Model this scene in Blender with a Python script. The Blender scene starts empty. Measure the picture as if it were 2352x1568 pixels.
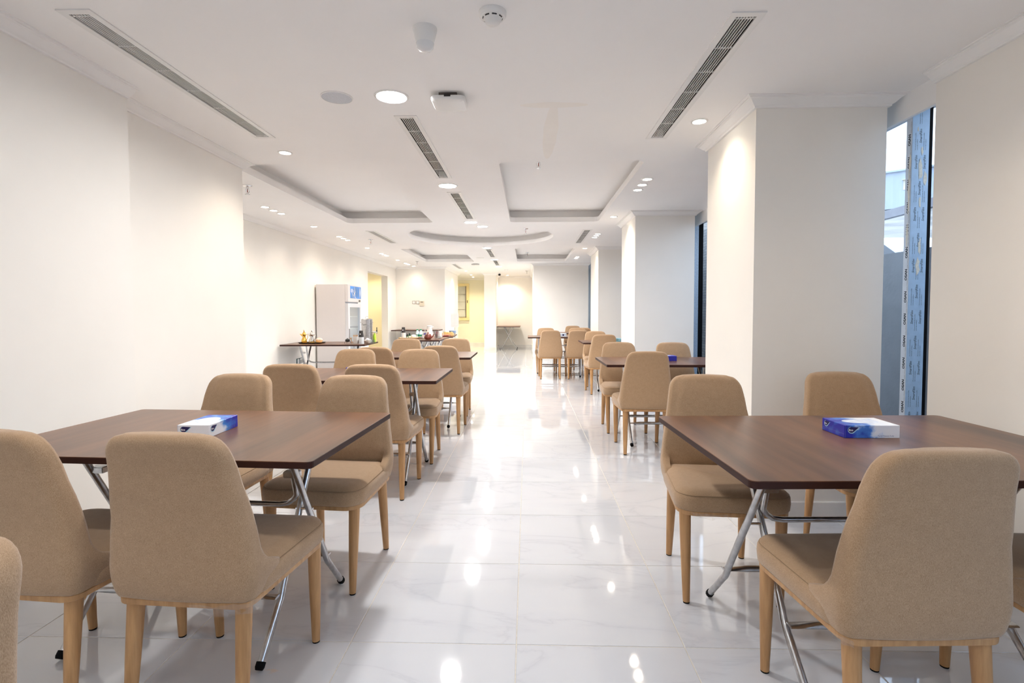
import bpy, bmesh, math, random
from math import sin, cos, pi, sqrt, radians as rad
from mathutils import Vector, Matrix
random.seed(7)
sc = bpy.context.scene
COL = sc.collection
# ---------------------------------------------------------------- camera, world, exposure
H_CAM = 1.193
_p, _y, _r, _f = .0389, -.0296, -.0016, 1198.24
_fw = Vector((sin(_y)*cos(_p), cos(_y)*cos(_p), -sin(_p)))
_rt = Vector((cos(_y), -sin(_y), 0.0)); _up = _rt.cross(_fw)
rt = cos(_r)*_rt + sin(_r)*_up; up = -sin(_r)*_rt + cos(_r)*_up
cam = bpy.data.cameras.new('camera'); cam_o = bpy.data.objects.new('camera', cam); COL.objects.link(cam_o)
M = Matrix((( rt.x, up.x, -_fw.x, 0), (rt.y, up.y, -_fw.y, 0), (rt.z, up.z, -_fw.z, H_CAM), (0, 0, 0, 1)))
cam_o.matrix_world = M
cam.sensor_width = 36; cam.lens = _f/2352*36; cam.shift_y = -20.85/2352; cam.clip_start = .05; cam.clip_end = 400
sc.camera = cam_o
sc.view_settings.view_transform = 'Standard'; sc.view_settings.look = 'None'
sc.view_settings.exposure = 0.93; sc.view_settings.gamma = 1; sc.view_settings.use_curve_mapping = False
sc.cycles.use_denoising = True; sc.cycles.max_bounces = 10; sc.cycles.diffuse_bounces = 6
sc.cycles.caustics_reflective = False; sc.cycles.caustics_refractive = False
sc.cycles.sample_clamp_indirect = 4
world = bpy.data.worlds.new('sky'); sc.world = world; world.use_nodes = True
nt = world.node_tree; bg = nt.nodes['Background']
SKY = 2.5
tc = nt.nodes.new('ShaderNodeTexCoord'); sx = nt.nodes.new('ShaderNodeSeparateXYZ'); rp = nt.nodes.new('ShaderNodeValToRGB')
nt.links.new(tc.outputs['Generated'], sx.inputs[0]); nt.links.new(sx.outputs['Z'], rp.inputs[0]); nt.links.new(rp.outputs[0], bg.inputs[0])
rp.color_ramp.elements[0].color = (.80, .87, .95, 1); rp.color_ramp.elements[1].color = (.55, .72, .96, 1)
bg.inputs[1].default_value = SKY

COOL, WARM, YEL = (1.0, .98, .95), (1.0, .84, .65), (1.0, .86, .58)
P_COOL, P_WARM = 16.0, 4.6
CEIL = 2.40

# ---------------------------------------------------------------- materials
MATS = {}
def mat(name, col, rough=.5, metal=0.0, spec=.5, noise=None, bump=None, emit=None, coat=0.0, sheen=0.0):
    if name in MATS: return MATS[name]
    m = bpy.data.materials.new(name); m.use_nodes = True; n = m.node_tree.nodes; l = m.node_tree.links
    b = n['Principled BSDF']
    b.inputs['Base Color'].default_value = (*col, 1); b.inputs['Roughness'].default_value = rough
    b.inputs['Metallic'].default_value = metal; b.inputs['Specular IOR Level'].default_value = spec
    b.inputs['Coat Weight'].default_value = coat; b.inputs['Sheen Weight'].default_value = sheen
    t = n.new('ShaderNodeTexCoord')
    if noise:
        sc_, amt = noise
        nz = n.new('ShaderNodeTexNoise'); nz.inputs['Scale'].default_value = sc_; nz.inputs['Detail'].default_value = 3
        l.new(t.outputs['Object'], nz.inputs['Vector'])
        r = n.new('ShaderNodeValToRGB'); r.color_ramp.elements[0].position = .3; r.color_ramp.elements[1].position = .7
        r.color_ramp.elements[0].color = (*[max(0, c*(1-amt)) for c in col], 1); r.color_ramp.elements[1].color = (*[min(1, c*(1+amt)) for c in col], 1)
        l.new(nz.outputs[0], r.inputs[0]); l.new(r.outputs[0], b.inputs['Base Color'])
    if bump:
        sc_, st, dist = bump
        nb = n.new('ShaderNodeTexNoise'); nb.inputs['Scale'].default_value = sc_; nb.inputs['Detail'].default_value = 4
        l.new(t.outputs['Object'], nb.inputs['Vector'])
        bp = n.new('ShaderNodeBump'); bp.inputs['Strength'].default_value = st; bp.inputs['Distance'].default_value = dist
        l.new(nb.outputs[0], bp.inputs['Height']); l.new(bp.outputs[0], b.inputs['Normal'])
    if emit:
        b.inputs['Emission Color'].default_value = (*emit[0], 1); b.inputs['Emission Strength'].default_value = emit[1]
    MATS[name] = m
    return m

def ramp(n, stops):
    r = n.new('ShaderNodeValToRGB'); e = r.color_ramp.elements
    while len(e) < len(stops): e.new(.5)
    for k, (p, c) in enumerate(stops): e[k].position = p; e[k].color = (*c, 1)
    return r

def mat_fabric():
    m = mat('beige_fabric', (.47, .335, .215), .92, spec=.15, sheen=.25); n = m.node_tree.nodes; l = m.node_tree.links; b = n['Principled BSDF']
    t = n.new('ShaderNodeTexCoord')
    a = n.new('ShaderNodeTexNoise'); a.inputs['Scale'].default_value = 850; a.inputs['Detail'].default_value = 2
    mp = n.new('ShaderNodeMapping'); mp.inputs['Scale'].default_value = (1, 1, .35)
    l.new(t.outputs['Object'], mp.inputs[0]); l.new(mp.outputs[0], a.inputs['Vector'])
    c = n.new('ShaderNodeTexNoise'); c.inputs['Scale'].default_value = 45; c.inputs['Detail'].default_value = 3
    l.new(t.outputs['Object'], c.inputs['Vector'])
    mx = n.new('ShaderNodeMath'); mx.operation = 'MULTIPLY_ADD'; mx.inputs[1].default_value = .14; l.new(c.outputs[0], mx.inputs[0])
    m2 = n.new('ShaderNodeMath'); m2.operation = 'MULTIPLY'; m2.inputs[1].default_value = .86; l.new(a.outputs[0], m2.inputs[0]); l.new(m2.outputs[0], mx.inputs[2])
    r = ramp(n, [(.34, (.31, .195, .110)), (.5, (.385, .252, .150)), (.66, (.46, .312, .192))])
    l.new(mx.outputs[0], r.inputs[0]); l.new(r.outputs[0], b.inputs['Base Color'])
    bp = n.new('ShaderNodeBump'); bp.inputs['Strength'].default_value = .35; bp.inputs['Distance'].default_value = .0012
    l.new(a.outputs[0], bp.inputs['Height']); l.new(bp.outputs[0], b.inputs['Normal'])
    return m

def mat_wood(name, c0, c1, rough, scale, axis, coat=0.0, spec=.5):
    m = mat(name, c0, rough, spec=spec, coat=coat); n = m.node_tree.nodes; l = m.node_tree.links; b = n['Principled BSDF']
    t = n.new('ShaderNodeTexCoord'); mp = n.new('ShaderNodeMapping')
    s = [1, 1, 1]; s[axis] = .07
    mp.inputs['Scale'].default_value = s
    oi = n.new('ShaderNodeObjectInfo'); mm = n.new('ShaderNodeMath'); mm.operation = 'MULTIPLY'; mm.inputs[1].default_value = 20
    l.new(oi.outputs['Random'], mm.inputs[0]); cb = n.new('ShaderNodeCombineXYZ')
    for k in range(3): l.new(mm.outputs[0], cb.inputs[k])
    l.new(t.outputs['Object'], mp.inputs[0]); l.new(cb.outputs[0], mp.inputs['Location'])
    a = n.new('ShaderNodeTexNoise'); a.inputs['Scale'].default_value = scale; a.inputs['Detail'].default_value = 6; a.inputs['Roughness'].default_value = .6
    l.new(mp.outputs[0], a.inputs['Vector'])
    r = ramp(n, [(.32, c0), (.68, c1)]); l.new(a.outputs[0], r.inputs[0]); l.new(r.outputs[0], b.inputs['Base Color'])
    return m

def mat_tile():
    m = mat('polished_marble_tile', (.8, .82, .85), .045, spec=.6, coat=.3); n = m.node_tree.nodes; l = m.node_tree.links; b = n['Principled BSDF']
    b.inputs['Coat Roughness'].default_value = .03
    t = n.new('ShaderNodeTexCoord'); oi = n.new('ShaderNodeObjectInfo')
    g = n.new('ShaderNodeNewGeometry')
    sn = n.new('ShaderNodeVectorMath'); sn.operation = 'SNAP'; sn.inputs[1].default_value = (.6, .6, 10)
    of = n.new('ShaderNodeVectorMath'); of.operation = 'ADD'; of.inputs[1].default_value = (.6403, -.029, 0)
    l.new(g.outputs['Position'], of.inputs[0]); l.new(of.outputs[0], sn.inputs[0])
    ad = n.new('ShaderNodeVectorMath'); ad.operation = 'MULTIPLY_ADD'; ad.inputs[1].default_value = (3.7, 5.3, 1)
    l.new(sn.outputs[0], ad.inputs[0]); l.new(g.outputs['Position'], ad.inputs[2])
    mp = n.new('ShaderNodeMapping'); mp.inputs['Rotation'].default_value = (0, 0, .65); mp.inputs['Scale'].default_value = (.7, 1.9, 1)
    l.new(ad.outputs[0], mp.inputs[0])
    a = n.new('ShaderNodeTexNoise'); a.inputs['Scale'].default_value = 1.6; a.inputs['Detail'].default_value = 7; a.inputs['Roughness'].default_value = .55; a.inputs['Distortion'].default_value = .9
    l.new(mp.outputs[0], a.inputs['Vector'])
    s1 = n.new('ShaderNodeMath'); s1.operation = 'SUBTRACT'; s1.inputs[1].default_value = .5; l.new(a.outputs[0], s1.inputs[0])
    s2 = n.new('ShaderNodeMath'); s2.operation = 'ABSOLUTE'; l.new(s1.outputs[0], s2.inputs[0])
    v = ramp(n, [(0, (.545, .56, .605)), (.008, (.58, .592, .635)), (.030, (.60, .615, .655)), (.15, (.615, .63, .665))]); l.new(s2.outputs[0], v.inputs[0])
    # rust coloured flecks
    c = n.new('ShaderNodeTexNoise'); c.inputs['Scale'].default_value = 4; c.inputs['Detail'].default_value = 5; l.new(mp.outputs[0], c.inputs['Vector'])
    cr = ramp(n, [(.735, (0, 0, 0)), (.76, (.55, .55, .55))]); l.new(c.outputs[0], cr.inputs[0])
    mx = n.new('ShaderNodeMixRGB'); mx.inputs[2].default_value = (.80, .55, .33, 1); l.new(cr.outputs[0], mx.inputs[0]); l.new(v.outputs[0], mx.inputs[1])
    l.new(mx.outputs[0], b.inputs['Base Color'])
    w = n.new('ShaderNodeTexNoise'); w.inputs['Scale'].default_value = 2.2; w.inputs['Detail'].default_value = 1; l.new(g.outputs['Position'], w.inputs['Vector'])
    bp = n.new('ShaderNodeBump'); bp.inputs['Strength'].default_value = .12; bp.inputs['Distance'].default_value = .004
    l.new(w.outputs[0], bp.inputs['Height']); l.new(bp.outputs[0], b.inputs['Normal']); l.new(bp.outputs[0], b.inputs['Coat Normal'])
    return m

def mat_thin_glass(name, tint=(.93, .97, 1.0), refl=1.0):
    m = bpy.data.materials.new(name); m.use_nodes = True; n = m.node_tree.nodes; l = m.node_tree.links; n.clear()
    o = n.new('ShaderNodeOutputMaterial'); t = n.new('ShaderNodeBsdfTransparent'); g = n.new('ShaderNodeBsdfGlossy'); x = n.new('ShaderNodeMixShader')
    t.inputs[0].default_value = (*tint, 1); g.inputs['Roughness'].default_value = .01
    f = n.new('ShaderNodeLayerWeight'); f.inputs['Blend'].default_value = .5
    p5 = n.new('ShaderNodeMath'); p5.operation = 'POWER'; p5.inputs[1].default_value = 5; l.new(f.outputs['Facing'], p5.inputs[0])
    k = n.new('ShaderNodeMath'); k.operation = 'MULTIPLY_ADD'; k.inputs[1].default_value = .95; k.inputs[2].default_value = .04*refl; k.use_clamp = True
    l.new(p5.outputs[0], k.inputs[0]); l.new(k.outputs[0], x.inputs[0]); l.new(t.outputs[0], x.inputs[1]); l.new(g.outputs[0], x.inputs[2]); l.new(x.outputs[0], o.inputs[0])
    MATS[name] = m
    return m

FAB = mat_fabric(); OAK = mat_wood('pale_oak', (.36, .185, .070), (.53, .30, .13), .45, 55, 2)
WALNUT = mat_wood('walnut_laminate', (.040, .015, .009), (.205, .090, .042), .30, 7, 1, spec=.4)
EDGE = mat('dark_edge_band', (.035, .012, .009), .5, spec=.2)
TILE = mat_tile(); GROUT = mat('grout', (.60, .56, .50), .8, noise=(60, .1))
WALL = mat('cream_wall_paint', (.885, .855, .805), .55, spec=.25, noise=(3, .012), bump=(90, .05, .001))
WALLY = mat('yellow_wall_paint', (.89, .85, .70), .6, spec=.2, noise=(3, .015))
CEILM = mat('white_ceiling_paint', (.915, .90, .885), .7, spec=.15, noise=(2, .01))
CROWN = mat('white_moulding', (.90, .885, .865), .5, spec=.3, noise=(5, .01))
SKIRT = mat('marble_skirting', (.78, .765, .74), .12, noise=(4, .07))
STEEL = mat('brushed_steel', (.55, .55, .56), .28, metal=1.0, noise=(40, .15))
CHROME = mat('chrome', (.75, .75, .76), .08, metal=1.0)
RUBBER = mat('black_rubber', (.006, .006, .007), .8, spec=.1)
WHITE = mat('white_plastic', (.80, .79, .77), .35, noise=(8, .01))
BLACKP = mat('black_plastic', (.015, .015, .017), .4)
DARK = mat('dark_duct', (.022, .02, .02), .8)
PLASTIC = mat_thin_glass('clear_plastic_film', (.97, .97, .97), 3.0)
GLASS = mat_thin_glass('window_glass', (.90, .95, 1.0), 2.5)
CLEAR = mat_thin_glass('clear_glass', (.93, .96, .97), 1.5)

# ---------------------------------------------------------------- helpers
def link(name, me, m=None, parent=None, loc=None):
    o = bpy.data.objects.new(name, me); COL.objects.link(o)
    if m is not None and me is not None and not me.materials: me.materials.append(m)
    if parent is not None: o.parent = parent
    if loc: o.location = loc
    return o
def tag(o, label=None, cat=None, group=None, kind=None):
    if label: o['label'] = label
    if cat: o['category'] = cat
    if group: o['group'] = group
    if kind: o['kind'] = kind
    return o
def thing(name, label, cat, loc=(0, 0, 0), rz=0, group=None):
    o = bpy.data.objects.new(name, None); COL.objects.link(o); o.empty_display_size = .05
    o.location = loc; o.rotation_euler = (0, 0, rz)
    return tag(o, label, cat, group)
def me_from(bm, smooth=False, ang=40):
    me = bpy.data.meshes.new('m'); bmesh.ops.recalc_face_normals(bm, faces=bm.faces[:])
    bm.to_mesh(me); bm.free()
    if smooth:
        for p in me.polygons: p.use_smooth = True
        try: me.set_sharp_from_angle(angle=rad(ang))
        except Exception: pass
    return me
def box(bm, x0, y0, z0, x1, y1, z1):
    vs = [bm.verts.new(p) for p in ((x0,y0,z0),(x1,y0,z0),(x1,y1,z0),(x0,y1,z0),(x0,y0,z1),(x1,y0,z1),(x1,y1,z1),(x0,y1,z1))]
    for f in ((3,2,1,0),(4,5,6,7),(0,1,5,4),(1,2,6,5),(2,3,7,6),(3,0,4,7)): bm.faces.new([vs[i] for i in f])
def boxo(name, b, m, parent=None, bevel=0.0, loc=None):
    bm = bmesh.new(); box(bm, *b)
    if bevel: bmesh.ops.bevel(bm, geom=bm.edges[:], offset=bevel, segments=2, affect='EDGES')
    return link(name, me_from(bm, bool(bevel), 50), m, parent, loc)
def loft(bm, rings, cap=(True, True)):
    R = [[bm.verts.new(p) for p in r] for r in rings]; n = len(R[0])
    for a, b in zip(R, R[1:]):
        for i in range(n): bm.faces.new((a[i], a[(i+1) % n], b[(i+1) % n], b[i]))
    if cap[0]: bm.faces.new(R[0][::-1])
    if cap[1]: bm.faces.new(R[-1])
    return R
def lathe(bm, prof, seg=24, c=(0, 0, 0), caps=(True, True)):
    loft(bm, [[(c[0]+max(r, 1e-4)*cos(2*pi*k/seg), c[1]+max(r, 1e-4)*sin(2*pi*k/seg), c[2]+z) for k in range(seg)] for r, z in prof], caps)
def latheo(name, prof, m, parent=None, seg=24, loc=None, smooth=True, caps=(True, True)):
    bm = bmesh.new(); lathe(bm, prof, seg, caps=caps); return link(name, me_from(bm, smooth, 35), m, parent, loc)
def tube(bm, pts, r, seg=10, flat=None):
    """sweep a circle along pts; r a number or list"""
    pts = [Vector(p) for p in pts]; n = len(pts); rings = []; prev = None
    for i, p in enumerate(pts):
        d = ((pts[i+1]-p).normalized() if i < n-1 else Vector()) + ((p-pts[i-1]).normalized() if i else Vector())
        d.normalize()
        if prev is None:
            u = d.cross(Vector((0, 0, 1)));
            if u.length < .05: u = d.cross(Vector((1, 0, 0)))
            u.normalize()
        else:
            u = prev - d*prev.dot(d); u.normalize()
        prev = u; v = d.cross(u); rr = r[i] if isinstance(r, (list, tuple)) else r
        fa = flat[i] if flat else (1, 1)
        rings.append([p + u*rr*fa[0]*cos(2*pi*k/seg) + v*rr*fa[1]*sin(2*pi*k/seg) for k in range(seg)])
    loft(bm, rings)
def tubeo(name, pts, r, m, parent=None, seg=10, flat=None):
    bm = bmesh.new(); tube(bm, pts, r, seg, flat); return link(name, me_from(bm, True, 50), m, parent)
def rrect(x0, y0, x1, y1, r, n=5):
    out = []
    for cx, cy, a in ((x1-r, y1-r, 0), (x0+r, y1-r, 90), (x0+r, y0+r, 180), (x1-r, y0+r, 270)):
        for k in range(n+1):
            t = rad(a + 90*k/n); out.append((cx+r*cos(t), cy+r*sin(t)))
    return out
def kids(o): return [c for c in bpy.data.objects if c.parent == o]
def copy_tree(o, loc, rz, label, group=None, scale=None):
    kmap = {}
    for c in bpy.data.objects:
        if c.parent: kmap.setdefault(c.parent.name, []).append(c)
    def rec(a, par):
        b = a.copy(); COL.objects.link(b); b.parent = par
        for c in kmap.get(a.name, []): rec(c, b)
        return b
    r = rec(o, None); r.location = loc; r.rotation_euler = (0, 0, rz)
    if scale: r.scale = scale
    r['label'] = label
    if group: r['group'] = group
    return r
def text_mesh(s, size, font_shear=0.0, offset=0.0):
    cu = bpy.data.curves.new('t', 'FONT'); cu.body = s; cu.size = size; cu.shear = font_shear; cu.offset = offset; cu.resolution_u = 2
    ob = bpy.data.objects.new('t', cu); COL.objects.link(ob)
    me = bpy.data.meshes.new_from_object(ob.evaluated_get(bpy.context.evaluated_depsgraph_get()))
    bpy.data.objects.remove(ob); return me
def crown(path, m, parent, closed, name='crown_moulding', z=CEIL, prof=None):
    """sweep a moulding profile along a polygon; outward = to the right of travel"""
    prof = prof or [(0, -.055), (.014, -.055), (.016, -.046), (.026, -.040), (.038, -.028), (.050, -.016), (.060, -.012), (.060, -.006), (.072, -.006), (.072, 0), (0, 0)]
    P = [Vector((x, y)) for x, y in path]; n = len(P); rows = []
    for i, p in enumerate(P):
        a = P[(i-1) % n]; b = P[(i+1) % n]
        d0 = (p-a).normalized() if (closed or i) else None; d1 = (b-p).normalized() if (closed or i < n-1) else None
        n0 = Vector((d0.y, -d0.x)) if d0 else None; n1 = Vector((d1.y, -d1.x)) if d1 else None
        if n0 and n1: nn = (n0+n1); nn = nn/ (nn.length_squared/2) if nn.length > .01 else n0
        else: nn = n0 or n1
        rows.append([(p.x+nn.x*q, p.y+nn.y*q, z+h) for q, h in prof])
    bm = bmesh.new(); V = [[bm.verts.new(q) for q in r] for r in rows]; k = len(prof)
    rng = range(n) if closed else range(n-1)
    for i in rng:
        a, b = V[i], V[(i+1) % n]
        for j in range(k): bm.faces.new((a[j], a[(j+1) % k], b[(j+1) % k], b[j]))
    if not closed: bm.faces.new(V[0]); bm.faces.new(V[-1][::-1])
    return link(name, me_from(bm), m, parent)
SK = [(0, 0), (.012, 0), (.012, .085), (.008, .09), (0, .09)]
def skirt(path, parent, closed): return crown(path, SKIRT, parent, closed, 'baseboard', 0.0, SK)

# ---------------------------------------------------------------- structure : floor with tiles
X0, Y0 = -.6403, 1.829
slab = boxo('floor', (-5.4, -4.2, -.14, 2.42, 19.2, -.0015), GROUT); tag(slab, 'white polished marble tile floor with veins and thin grout joints', kind='structure')
bm = bmesh.new(); box(bm, .0018, .0018, -.010, .5982, .5982, 0)
top = [e for e in bm.edges if all(v.co.z > -.001 for v in e.verts)]
bmesh.ops.bevel(bm, geom=top, offset=.0012, segments=1, affect='EDGES')
tile_me = me_from(bm); tile_me.materials.append(TILE)
nt_ = 0; rest = bmesh.new()
for j in range(-10, 29):
    for i in range(-8, 5):
        x, y = X0+.6*i, Y0+.6*j
        if x > 2.25 or y > 18.9: continue
        if y < 15.5 and x < -4.0: continue
        if y < 3.6 and x < -2.8: continue
        near = y > .6 and abs(x+.3) < .9*y + .6 and y < 13.5
        if near and nt_ < 230:
            o = link('tile', tile_me, None, slab, (x, y, 0)); nt_ += 1
        else: box(rest, x+.0018, y+.0018, -.010, x+.5982, y+.5982, 0)
o = link('tile_field', me_from(rest), TILE, slab); tag(o, kind='stuff')

# ---------------------------------------------------------------- ceiling with trays and vent openings
TRAYS = [(-2.43, 4.25, -1.27, 7.06), (-.23, 4.25, .943, 7.06), (-2.43, 9.95, -1.27, 12.5), (-.24, 9.98, .91, 12.5)]
CIRC = (-.74, 8.40, 1.15)
VENTS = [(-1.81, 2.07, 3.605), (-.75, 3.23, 4.735), (-.74, 5.28, 6.81), (.895, 2.175, 3.715), (-2.33, 7.72, 9.10), (.885, 7.73, 9.23),
         (-.755, 10.04, 11.48), (-.76, 12.14, 13.5), (-1.85, 13.08, 14.53)]
def spl(cu, pts, z=0):
    s = cu.splines.new('POLY'); s.points.add(len(pts)-1)
    for k, (x, y) in enumerate(pts): s.points[k].co = (x, y, 0, 1)
    s.use_cyclic_u = True
cu = bpy.data.curves.new('c', 'CURVE'); cu.dimensions = '2D'; cu.fill_mode = 'BOTH'; cu.extrude = .0315
spl(cu, [(-5.3, -4.2), (2.42, -4.2), (2.42, 19.2), (-5.3, 19.2)])
outl = [rrect(*t, .07, 5) for t in TRAYS] + [[(CIRC[0]+CIRC[2]*cos(2*pi*k/64), CIRC[1]+CIRC[2]*sin(2*pi*k/64)) for k in range(64)]]
for q in outl: spl(cu, q)
for xc, y0, y1 in VENTS: spl(cu, [(xc-.043, y0+.032), (xc+.043, y0+.032), (xc+.043, y1-.032), (xc-.043, y1-.032)])
ob = bpy.data.objects.new('c', cu); COL.objects.link(ob)
me = bpy.data.meshes.new_from_object(ob.evaluated_get(bpy.context.evaluated_depsgraph_get())); bpy.data.objects.remove(ob)
me.materials.clear(); me.materials.append(CEILM)
ceil = link('ceiling', me, None, None, (0, 0, CEIL+.0315)); tag(ceil, 'white plaster ceiling with four rectangular trays and one round tray', kind='structure')
ZT = 2.565
for k, q in enumerate(outl):
    cx = sum(p[0] for p in q)/len(q); cy = sum(p[1] for p in q)/len(q)
    if k < 4:
        t = TRAYS[k]; w = rrect(t[0]-.11, t[1]-.11, t[2]+.11, t[3]+.11, .05, 5)
    else: w = [(cx+(p[0]-cx)*1.1, cy+(p[1]-cy)*1.1) for p in q]
    bm = bmesh.new(); loft(bm, [[(x, y, CEIL+.063) for x, y in w], [(x, y, ZT) for x, y in w]], (False, True))
    r0 = [(x+ (x-cx)*.0, y, CEIL+.063) for x, y in w]
    o = link('ceiling_tray', me_from(bm), CEILM, ceil); o.location = (0, 0, -CEIL-.0315)

bm = bmesh.new(); rnd = random.Random(8)
bm.faces.new([bm.verts.new((.155+.045*cos(2*pi*k/24)*(1+.15*rnd.random()), 3.62+.55*sin(2*pi*k/24), -.0320)) for k in range(24)])
bm.faces.new([bm.verts.new((.155+.20*cos(2*pi*k/24), 3.10+.035*sin(2*pi*k/24)*(1+.3*rnd.random()), -.0322)) for k in range(24)])
link('plaster_patch', me_from(bm), mat('cream_filler', (.90, .865, .82), .7, noise=(8, .015)), ceil)
# ---------------------------------------------------------------- walls
def wall(name, b, m=WALL, label='cream painted wall'):
    o = boxo(name, b, m); tag(o, label, kind='structure'); return o
wa = wall('wall_left', (-2.46, -4.0, 0, -2.16, 2.80, CEIL)); crown([(-2.16, 2.80), (-2.16, -4.0)][::-1], CROWN, wa, False); skirt([(-2.16, -4.0), (-2.16, 2.8)], wa, False)
wb = wall('wall_left', (-3.66, 2.80, 0, -2.295, 4.18, CEIL)); crown([(-2.295, 2.80), (-2.295, 4.18), (-3.5, 4.18)], CROWN, wb, False); skirt([(-2.295, 2.8), (-2.295, 4.18), (-3.5, 4.18)], wb, False)
D0, D1, DH = 11.45, 13.08, 2.10
bm = bmesh.new(); box(bm, -3.68, 4.18, 0, -3.52, D0, CEIL); box(bm, -3.68, D0, DH, -3.52, D1, CEIL); box(bm, -3.68, D1, 0, -3.52, 13.9, CEIL)
wc = link('wall_left', me_from(bm), WALL); tag(wc, 'long cream wall with the open doorway', kind='structure')
crown([(-3.52, 4.18), (-3.52, 13.9)], CROWN, wc, False); skirt([(-3.52, 4.18), (-3.52, D0)], wc, False); skirt([(-3.52, D1), (-3.52, 13.9)], wc, False)
wd = wall('wall_back', (-5.3, 13.9, 0, -2.2, 16.5, CEIL)); crown([(-3.52, 13.9), (-2.2, 13.9), (-2.2, 16.5), (-3.5, 16.5)], CROWN, wd, False); skirt([(-3.52, 13.9), (-2.2, 13.9), (-2.2, 16.5), (-3.5, 16.5)], wd, False)
we = boxo('wall_back', (-5.3, 18.85, 0, -.99, 19.1, CEIL), WALLY); tag(we, 'yellow lit wall at the end of the corridor', kind='structure')
crown([(-5.2, 18.85), (-1.36, 18.85)], CROWN, we, False); skirt([(-5.2, 18.85), (-1.36, 18.85)], we, False)
wf = wall('wall_left', (-5.3, 9.5, 0, -5.0, 13.9, CEIL), WALLY, 'yellow wall seen through the doorway')
wf4 = wall('wall_left', (-5.0, 13.84, 0, -3.68, 13.9, CEIL), WALLY, 'yellow end wall of the side passage'); wf2 = wall('wall_left', (-5.3, 9.4, 0, -3.68, 9.5, CEIL), WALLY, 'short end wall of the side passage')
wf3 = wall('wall_left', (-5.4, 16.5, 0, -5.3, 19.1, CEIL), WALLY, 'end wall of the corridor')
wg = wall('pillar', (-1.355, 16.35, 0, -.985, 18.85, CEIL), label='slim cream pillar beside the alcove'); crown([(-1.355, 18.8), (-1.355, 16.35), (-.985, 16.35), (-.985, 17.6)], CROWN, wg, False); skirt([(-1.355, 18.8), (-1.355, 16.35), (-.985, 16.35), (-.985, 17.6)], wg, False)
wh = wall('wall_back', (-.985, 17.6, 0, .15, 17.9, CEIL), label='cream back wall of the alcove'); crown([(-.985, 17.6), (.15, 17.6)], CROWN, wh, False); skirt([(-.985, 17.6), (.15, 17.6)], wh, False)
wi = wall('wall_back', (.15, 13.05, 0, 1.515, 17.9, CEIL), label='broad cream wall block behind the farthest tables'); q = [(.15, 17.6), (.15, 13.05), (1.515, 13.05), (1.515, 17.6)]; crown(q, CROWN, wi, False); skirt(q, wi, False)
def pillar(x0, y0, x1, y1, label):
    o = wall('pillar', (x0, y0, 0, x1, y1, CEIL), label=label)
    q = [(x0, y0), (x1, y0), (x1, y1), (x0, y1)]
    crown(q, CROWN, o, True); skirt(q, o, True); return o
pillar(1.30, 3.05, 2.03, 3.84, 'wide square pillar behind the near right table')
pillar(1.30, 6.37, 2.01, 7.27, 'second square pillar along the windows')
pillar(1.315, 9.75, 1.99, 10.9, 'third square pillar along the windows')
wp = wall('wall_right', (2.07, 1.55, 0, 2.30, 2.75, CEIL), label='cream wall end at the right beside the window'); q = [(2.07, 1.55), (2.07, 2.75)][::-1]; crown(q, CROWN, wp, False); skirt(q, wp, False)
wall('wall_front', (-2.46, -4.2, 0, 2.42, -4.0, CEIL), label='cream wall behind the camera')
wall('wall_right', (1.515, 14.9, 0, 2.4, 15.0, CEIL), label='short cream wall at the end of the window bay')
# header over the windows
o = boxo('trim_1', (2.10, -4.0, 2.262, 2.122, 14.9, CEIL), CEILM); tag(o, 'white header above the windows', kind='structure')

# ---------------------------------------------------------------- lamps
def lamp_rig(kind):
    big = kind == 'big'; R = .085 if big else .042
    t = thing('downlight', 'x', 'light')
    latheo('trim_ring', [(R+.012, 0), (R+.010, -.004), (R, -.006), (R-.004, -.003), (R-.004, 0)], WHITE, t, 28)
    em = mat('lamp_cool' if big else 'lamp_warm', (1, 1, 1), emit=((.93, .97, 1.0), 22) if big else ((1, .93, .80), 22))
    latheo('diffuser', [(R-.004, -.003), (R-.006, -.0045)], em, t, 28)
    return t
def lamp(kind, x, y, label, group, col=None, power=None, z=CEIL, first={}):
    if kind in first: t = copy_tree(first[kind], (x, y, z), 0, label, group)
    else:
        t = lamp_rig(kind); first[kind] = t; t.location = (x, y, z); t['label'] = label; t['group'] = group
    if kind == 'big':
        L = bpy.data.lights.new('downlight_glow', 'AREA'); L.shape = 'DISK'; L.size = .15; L.energy = power or P_COOL; L.color = col or COOL; L.spread = rad(170)
    else:
        L = bpy.data.lights.new('downlight_glow', 'SPOT'); L.spot_size = rad(135); L.spot_blend = 1.0; L.shadow_soft_size = .03; L.energy = (power or P_WARM)*4; L.color = col or WARM
    L.energy *= .8 if x < -2 and y < 9 else (.3 if kind == 'big' else .2) if y < 1.5 else 1.0 if y < 6 else 1.4 if y < 9 else ((1.6 if y < 13 else 1.1) if kind == 'big' else .72) if y < 15 else 3.0
    o = bpy.data.objects.new('downlight_glow', L); COL.objects.link(o); o.location = (x, y, z-.008); o['kind'] = 'helper'
    return t
BIG = [(2.95, 'large round cool white downlight between the speaker and the smoke sensor panel'), (5.01, 'large round cool downlight at the end of the long centre vent'),
       (7.04, 'large round cool downlight just before the round ceiling tray'), (9.84, 'large round cool downlight just past the round ceiling tray'),
       (12.04, 'large round cool downlight between the two far centre vents'), (13.88, 'large round cool downlight farthest along the centre line')]
for y, lb in BIG: lamp('big', -.76, y, lb, 'large cool downlights down the centre')
lamp('big', -.72, 8.40, 'large round cool downlight inside the round ceiling tray', 'large cool downlights down the centre', z=ZT)
for y, w in ((.9, 'just behind'), (-1.1, 'well behind'), (-3.0, 'farthest behind')): lamp('big', -.76, y, 'large round cool downlight %s the camera' % w, 'large cool downlights behind the camera')
lamp('small', -1.83, 3.94, 'small warm downlight near the end of the left ceiling vent', 'single small warm downlights')
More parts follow.
